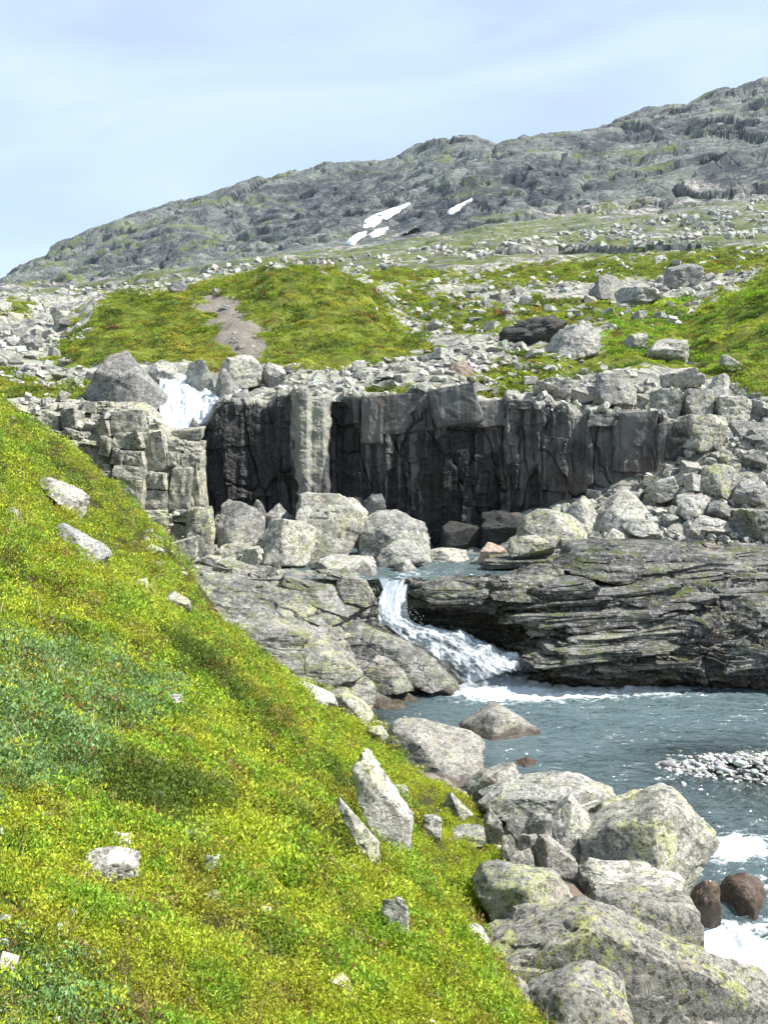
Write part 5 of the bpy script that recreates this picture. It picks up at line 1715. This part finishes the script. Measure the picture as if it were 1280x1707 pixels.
# -- far talus on the lower mountain slope
P, s = scatter_px([([(600, 455), (700, 440), (900, 425), (1280, 395), (1280, 330), (1100, 365), (900, 395), (640, 420), (500, 440)], 2600),
                   ([(0, 500), (150, 492), (320, 475), (480, 440), (480, 425), (320, 455), (150, 480), (0, 488)], 700)], 0, 2, 14, ['slope', 'plateau'], rng)
n = len(P)
scatter('talus_blocks', 'pale talus blocks spread across the lower mountain slope', 'talus', P, np.stack([rng.normal(0, .4, n), rng.normal(0, .4, n), rng.uniform(0, 6.3, n)], -1),
        np.stack([s] * 3, -1), rand_tint(n, (0.36, 0.35, 0.32), 0.28, rng), rng.integers(0, 8, n), STONE)

# -- heath on the near hillside
def hill_cover(n, dmin, dmax, r):
    u = r.uniform(0, 1, n)
    d = (dmin ** -0.5 + u * (dmax ** -0.5 - dmin ** -0.5)) ** (-1 / 0.5)
    px = 1000 - r.uniform(0, 1, n) * (1420 + 1700 * (1 - sstep(2.0, 9.0, d)))
    x = (px - 640) / F * d
    z = hill_z(x, d)
    return np.stack([x, d, z], -1)


n = 120000
P = hill_cover(n, 1.5, 25.5, rng)
ok = P[:, 2] > 0.22
P = P[ok]
hx, hy = PX(P)
# keep clear of the bare rock ledge and boulders standing on the slope
ok = ~inpoly(hx, hy, [(330, 930), (330, 1010), (480, 1135), (620, 1205), (700, 1240), (780, 1190), (780, 930)]) | (P[:, 1] < 16.5)
for fx, fy, fw, fd, fz in FOOT:
    ok &= ~((((P[:, 0] - fx) / (fw * (0.5 if fy > 9.5 else 0.36))) ** 2 + ((P[:, 1] - fy + 0.05 * fd) / (fd * 0.52)) ** 2 < 1) & (P[:, 2] < fz - 0.05))
P = P[ok]
hx, hy = hx[ok], hy[ok]
p3 = P.copy()
p3[:, 2] = 0
pa = fbm(p3 * 0.9, 4, 301)
pb2 = fbm(p3 * 2.6, 3, 302)
pc2 = fbm(p3 * 0.6 + 40, 4, 303)
n = len(P)
C = {'yel': (0.375, 0.44, 0.042), 'grn': (0.225, 0.35, 0.040), 'olv': (0.31, 0.315, 0.045), 'blu': (0.19, 0.31, 0.125), 'drk': (0.12, 0.18, 0.030), 'brn': (0.18, 0.10, 0.040), 'lim': (0.40, 0.46, 0.045), 'ltr': (0.21, 0.165, 0.085)}
tint = rand_tint(n, C['yel'], 0.22, rng)


def setc(mask, key, var=0.22):
    k = int(mask.sum())
    if k: tint[mask] = rand_tint(k, C[key], var, rng)


u = rng.uniform(0, 1, n)
setc((pa + u * 0.35 - 0.17) > 0.16, 'olv')
setc((pb2 + u * 0.3 - 0.15) > 0.17, 'grn')
setc((pc2 + u * 0.2) > 0.42, 'drk')
blue = inpoly(hx + pb2 * 90, hy + pa * 70, [(-400, 1040), (0, 1040), (110, 1080), (230, 1120), (330, 1160), (300, 1215), (180, 1225), (90, 1330), (0, 1340), (-400, 1340)]) | inpoly(hx + pb2 * 90, hy + pa * 70, [(-300, 1560), (60, 1580), (180, 1650), (240, 1760), (-300, 1760)])
setc(blue & (u > 0.42), 'blu')
setc(blue & (u > 0.30) & (u < 0.42), 'drk')
moss = inpoly(hx + pb2 * 40, hy + pa * 30, [(640, 1270), (740, 1285), (800, 1330), (850, 1390), (860, 1430), (760, 1470), (700, 1440), (690, 1350)])
setc(moss & (u > 0.35), 'lim')
setc(u < 0.04, 'brn', 0.35)
lit = (fbm(p3 * 3.1 + 5, 3, 306) + rng.uniform(-.1, .1, n)) > 0.26
setc(lit & (rng.uniform(0, 1, n) < 0.35), 'ltr', 0.3)
P[:, 2] -= 0.02
fs = 0.36 + 0.40 * sstep(2.2, 7, P[:, 1]) + 0.55 * sstep(5, 20, P[:, 1])
sc_ = fs * np.exp(rng.normal(0, 0.32, n)) * (1 + 1.0 * pb2)
sc_ = np.clip(sc_, 0.2, fs * 1.7)
sc_[P[:, 1] < 3.0] *= 0.75
sc_[moss] *= 0.6
tuft = (rng.uniform(0, 1, n) < np.where(moss, 0.35, 0.03)) & (P[:, 1] > 7)
sc_[tuft] = np.minimum(sc_[tuft] * 0.6, 0.7)
sc_[blue] *= 1.08
zst = rng.uniform(0.8, 1.3, n)
bare_spot = (fbm(p3 * 2.3 + 11, 4, 305) > 0.21) & (u < 0.8)
keep = ~bare_spot
pick = np.where(tuft, 4 + rng.integers(0, 3, n), rng.integers(0, 4, n))
rot = np.stack([rng.normal(0, .18, n), 0.45 + rng.normal(0, .18, n), rng.uniform(0, 6.28, n)], -1)
rot[:, 1] = rng.normal(0, .25, n)
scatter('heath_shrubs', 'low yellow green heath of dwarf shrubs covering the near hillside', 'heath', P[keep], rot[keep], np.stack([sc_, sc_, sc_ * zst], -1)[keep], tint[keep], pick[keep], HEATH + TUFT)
# dry stems
k = rng.choice(np.nonzero(P[:, 1] > 3.5)[0], 500, replace=False)
scatter('dry_stems', 'straw coloured dry grass stems among the heath', 'dry grass', P[k], rot[k], np.stack([sc_[k]] * 3, -1), rand_tint(500, (0.42, 0.36, 0.20), 0.2, rng), rng.integers(0, 2, 500), STRAW)
# litter stones in the heath
k = rng.choice(n, 460, replace=False)
sst = np.exp(rng.normal(-3.95, 0.55, 460)) * (0.35 + P[k, 1] / 7)
Pk = P[k] + np.array([0, 0, 0.05])
scatter('heath_stones', 'small whitish stones showing through the heath', 'stones', Pk, np.stack([rng.normal(0, .4, 460)] * 3, -1), np.stack([sst] * 3, -1), rand_tint(460, (0.42, 0.41, 0.38), 0.2, rng), rng.integers(0, 8, 460), STONE)

# -- turf and heath cushions on mound, slopes and plateau
idx = np.nonzero(gr_attr > 0.6)[0]
nu_, nv_ = PG.shape[:2]
ar = np.linalg.norm(np.cross(np.gradient(PG, axis=0), np.gradient(PG, axis=1)), axis=2).ravel()
wgt = ar[idx] / (p2[idx, 1] ** 1.0)
k = rng.choice(idx, 26000, p=wgt / wgt.sum())
jit = rng.uniform(-.5, .5, (len(k), 2))
Pk = p2[k].copy()
du_, dv_ = np.gradient(PG, axis=0).reshape(-1, 3), np.gradient(PG, axis=1).reshape(-1, 3)
Pk += du_[k] * jit[:, :1] + dv_[k] * jit[:, 1:]
n = len(Pk)
pa = fbm(Pk * 0.25, 4, 311)
pb2 = fbm(Pk * 0.8, 3, 312)
tint = rand_tint(n, (0.22, 0.285, 0.027), 0.24, rng)
u = rng.uniform(0, 1, n)
setc((pa + u * .2) > 0.24, 'olv')
setc((pb2 + u * .2) > 0.26, 'drk')
cx2, cy2 = PX(Pk)
rs = (cx2 > 1000) & (cy2 > 470)
tint[rs] *= np.array([1.05, 1.25, 1.0])
setc(u < 0.06, 'brn', .3)
sc_ = (0.55 + 0.35 * sstep(35, 80, Pk[:, 1])) * np.exp(rng.normal(0, .3, n)) * (1 + .6 * pb2)
Pk[:, 2] -= 0.10 * sc_
scatter('turf', 'green alpine turf and heath cushions on the mounds and slopes', 'turf', Pk, np.stack([rng.normal(0, .2, n), rng.normal(0, .2, n), rng.uniform(0, 6.28, n)], -1),
        np.stack([sc_, sc_, sc_ * rng.uniform(.5, .95, n)], -1), tint, rng.integers(0, 4, n), CUSH)

# ================================================================== AIR
import bmesh as _bm
bm = _bm.new()
_bm.ops.create_cube(bm, size=1)
me = bpy.data.meshes.new('haze')
bm.to_mesh(me)
bm.free()
hz = link('haze', me)
hz.location = (0, 560, 300)
hz.scale = (3000, 1300, 620)
tag(hz, 'thin summer haze between the viewer and the mountain', 'haze', kind='stuff')
mh = bpy.data.materials.new('thin_haze')
mh.use_nodes = True
mh.node_tree.nodes.clear()
ho = mh.node_tree.nodes.new('ShaderNodeOutputMaterial')
hv = mh.node_tree.nodes.new('ShaderNodeVolumePrincipled')
hv.inputs['Color'].default_value = (0.80, 0.88, 1.0, 1)
hv.inputs['Density'].default_value = 0.00006
hv.inputs['Anisotropy'].default_value = 0.2
mh.node_tree.links.new(hv.outputs[0], ho.inputs['Volume'])
me.materials.append(mh)
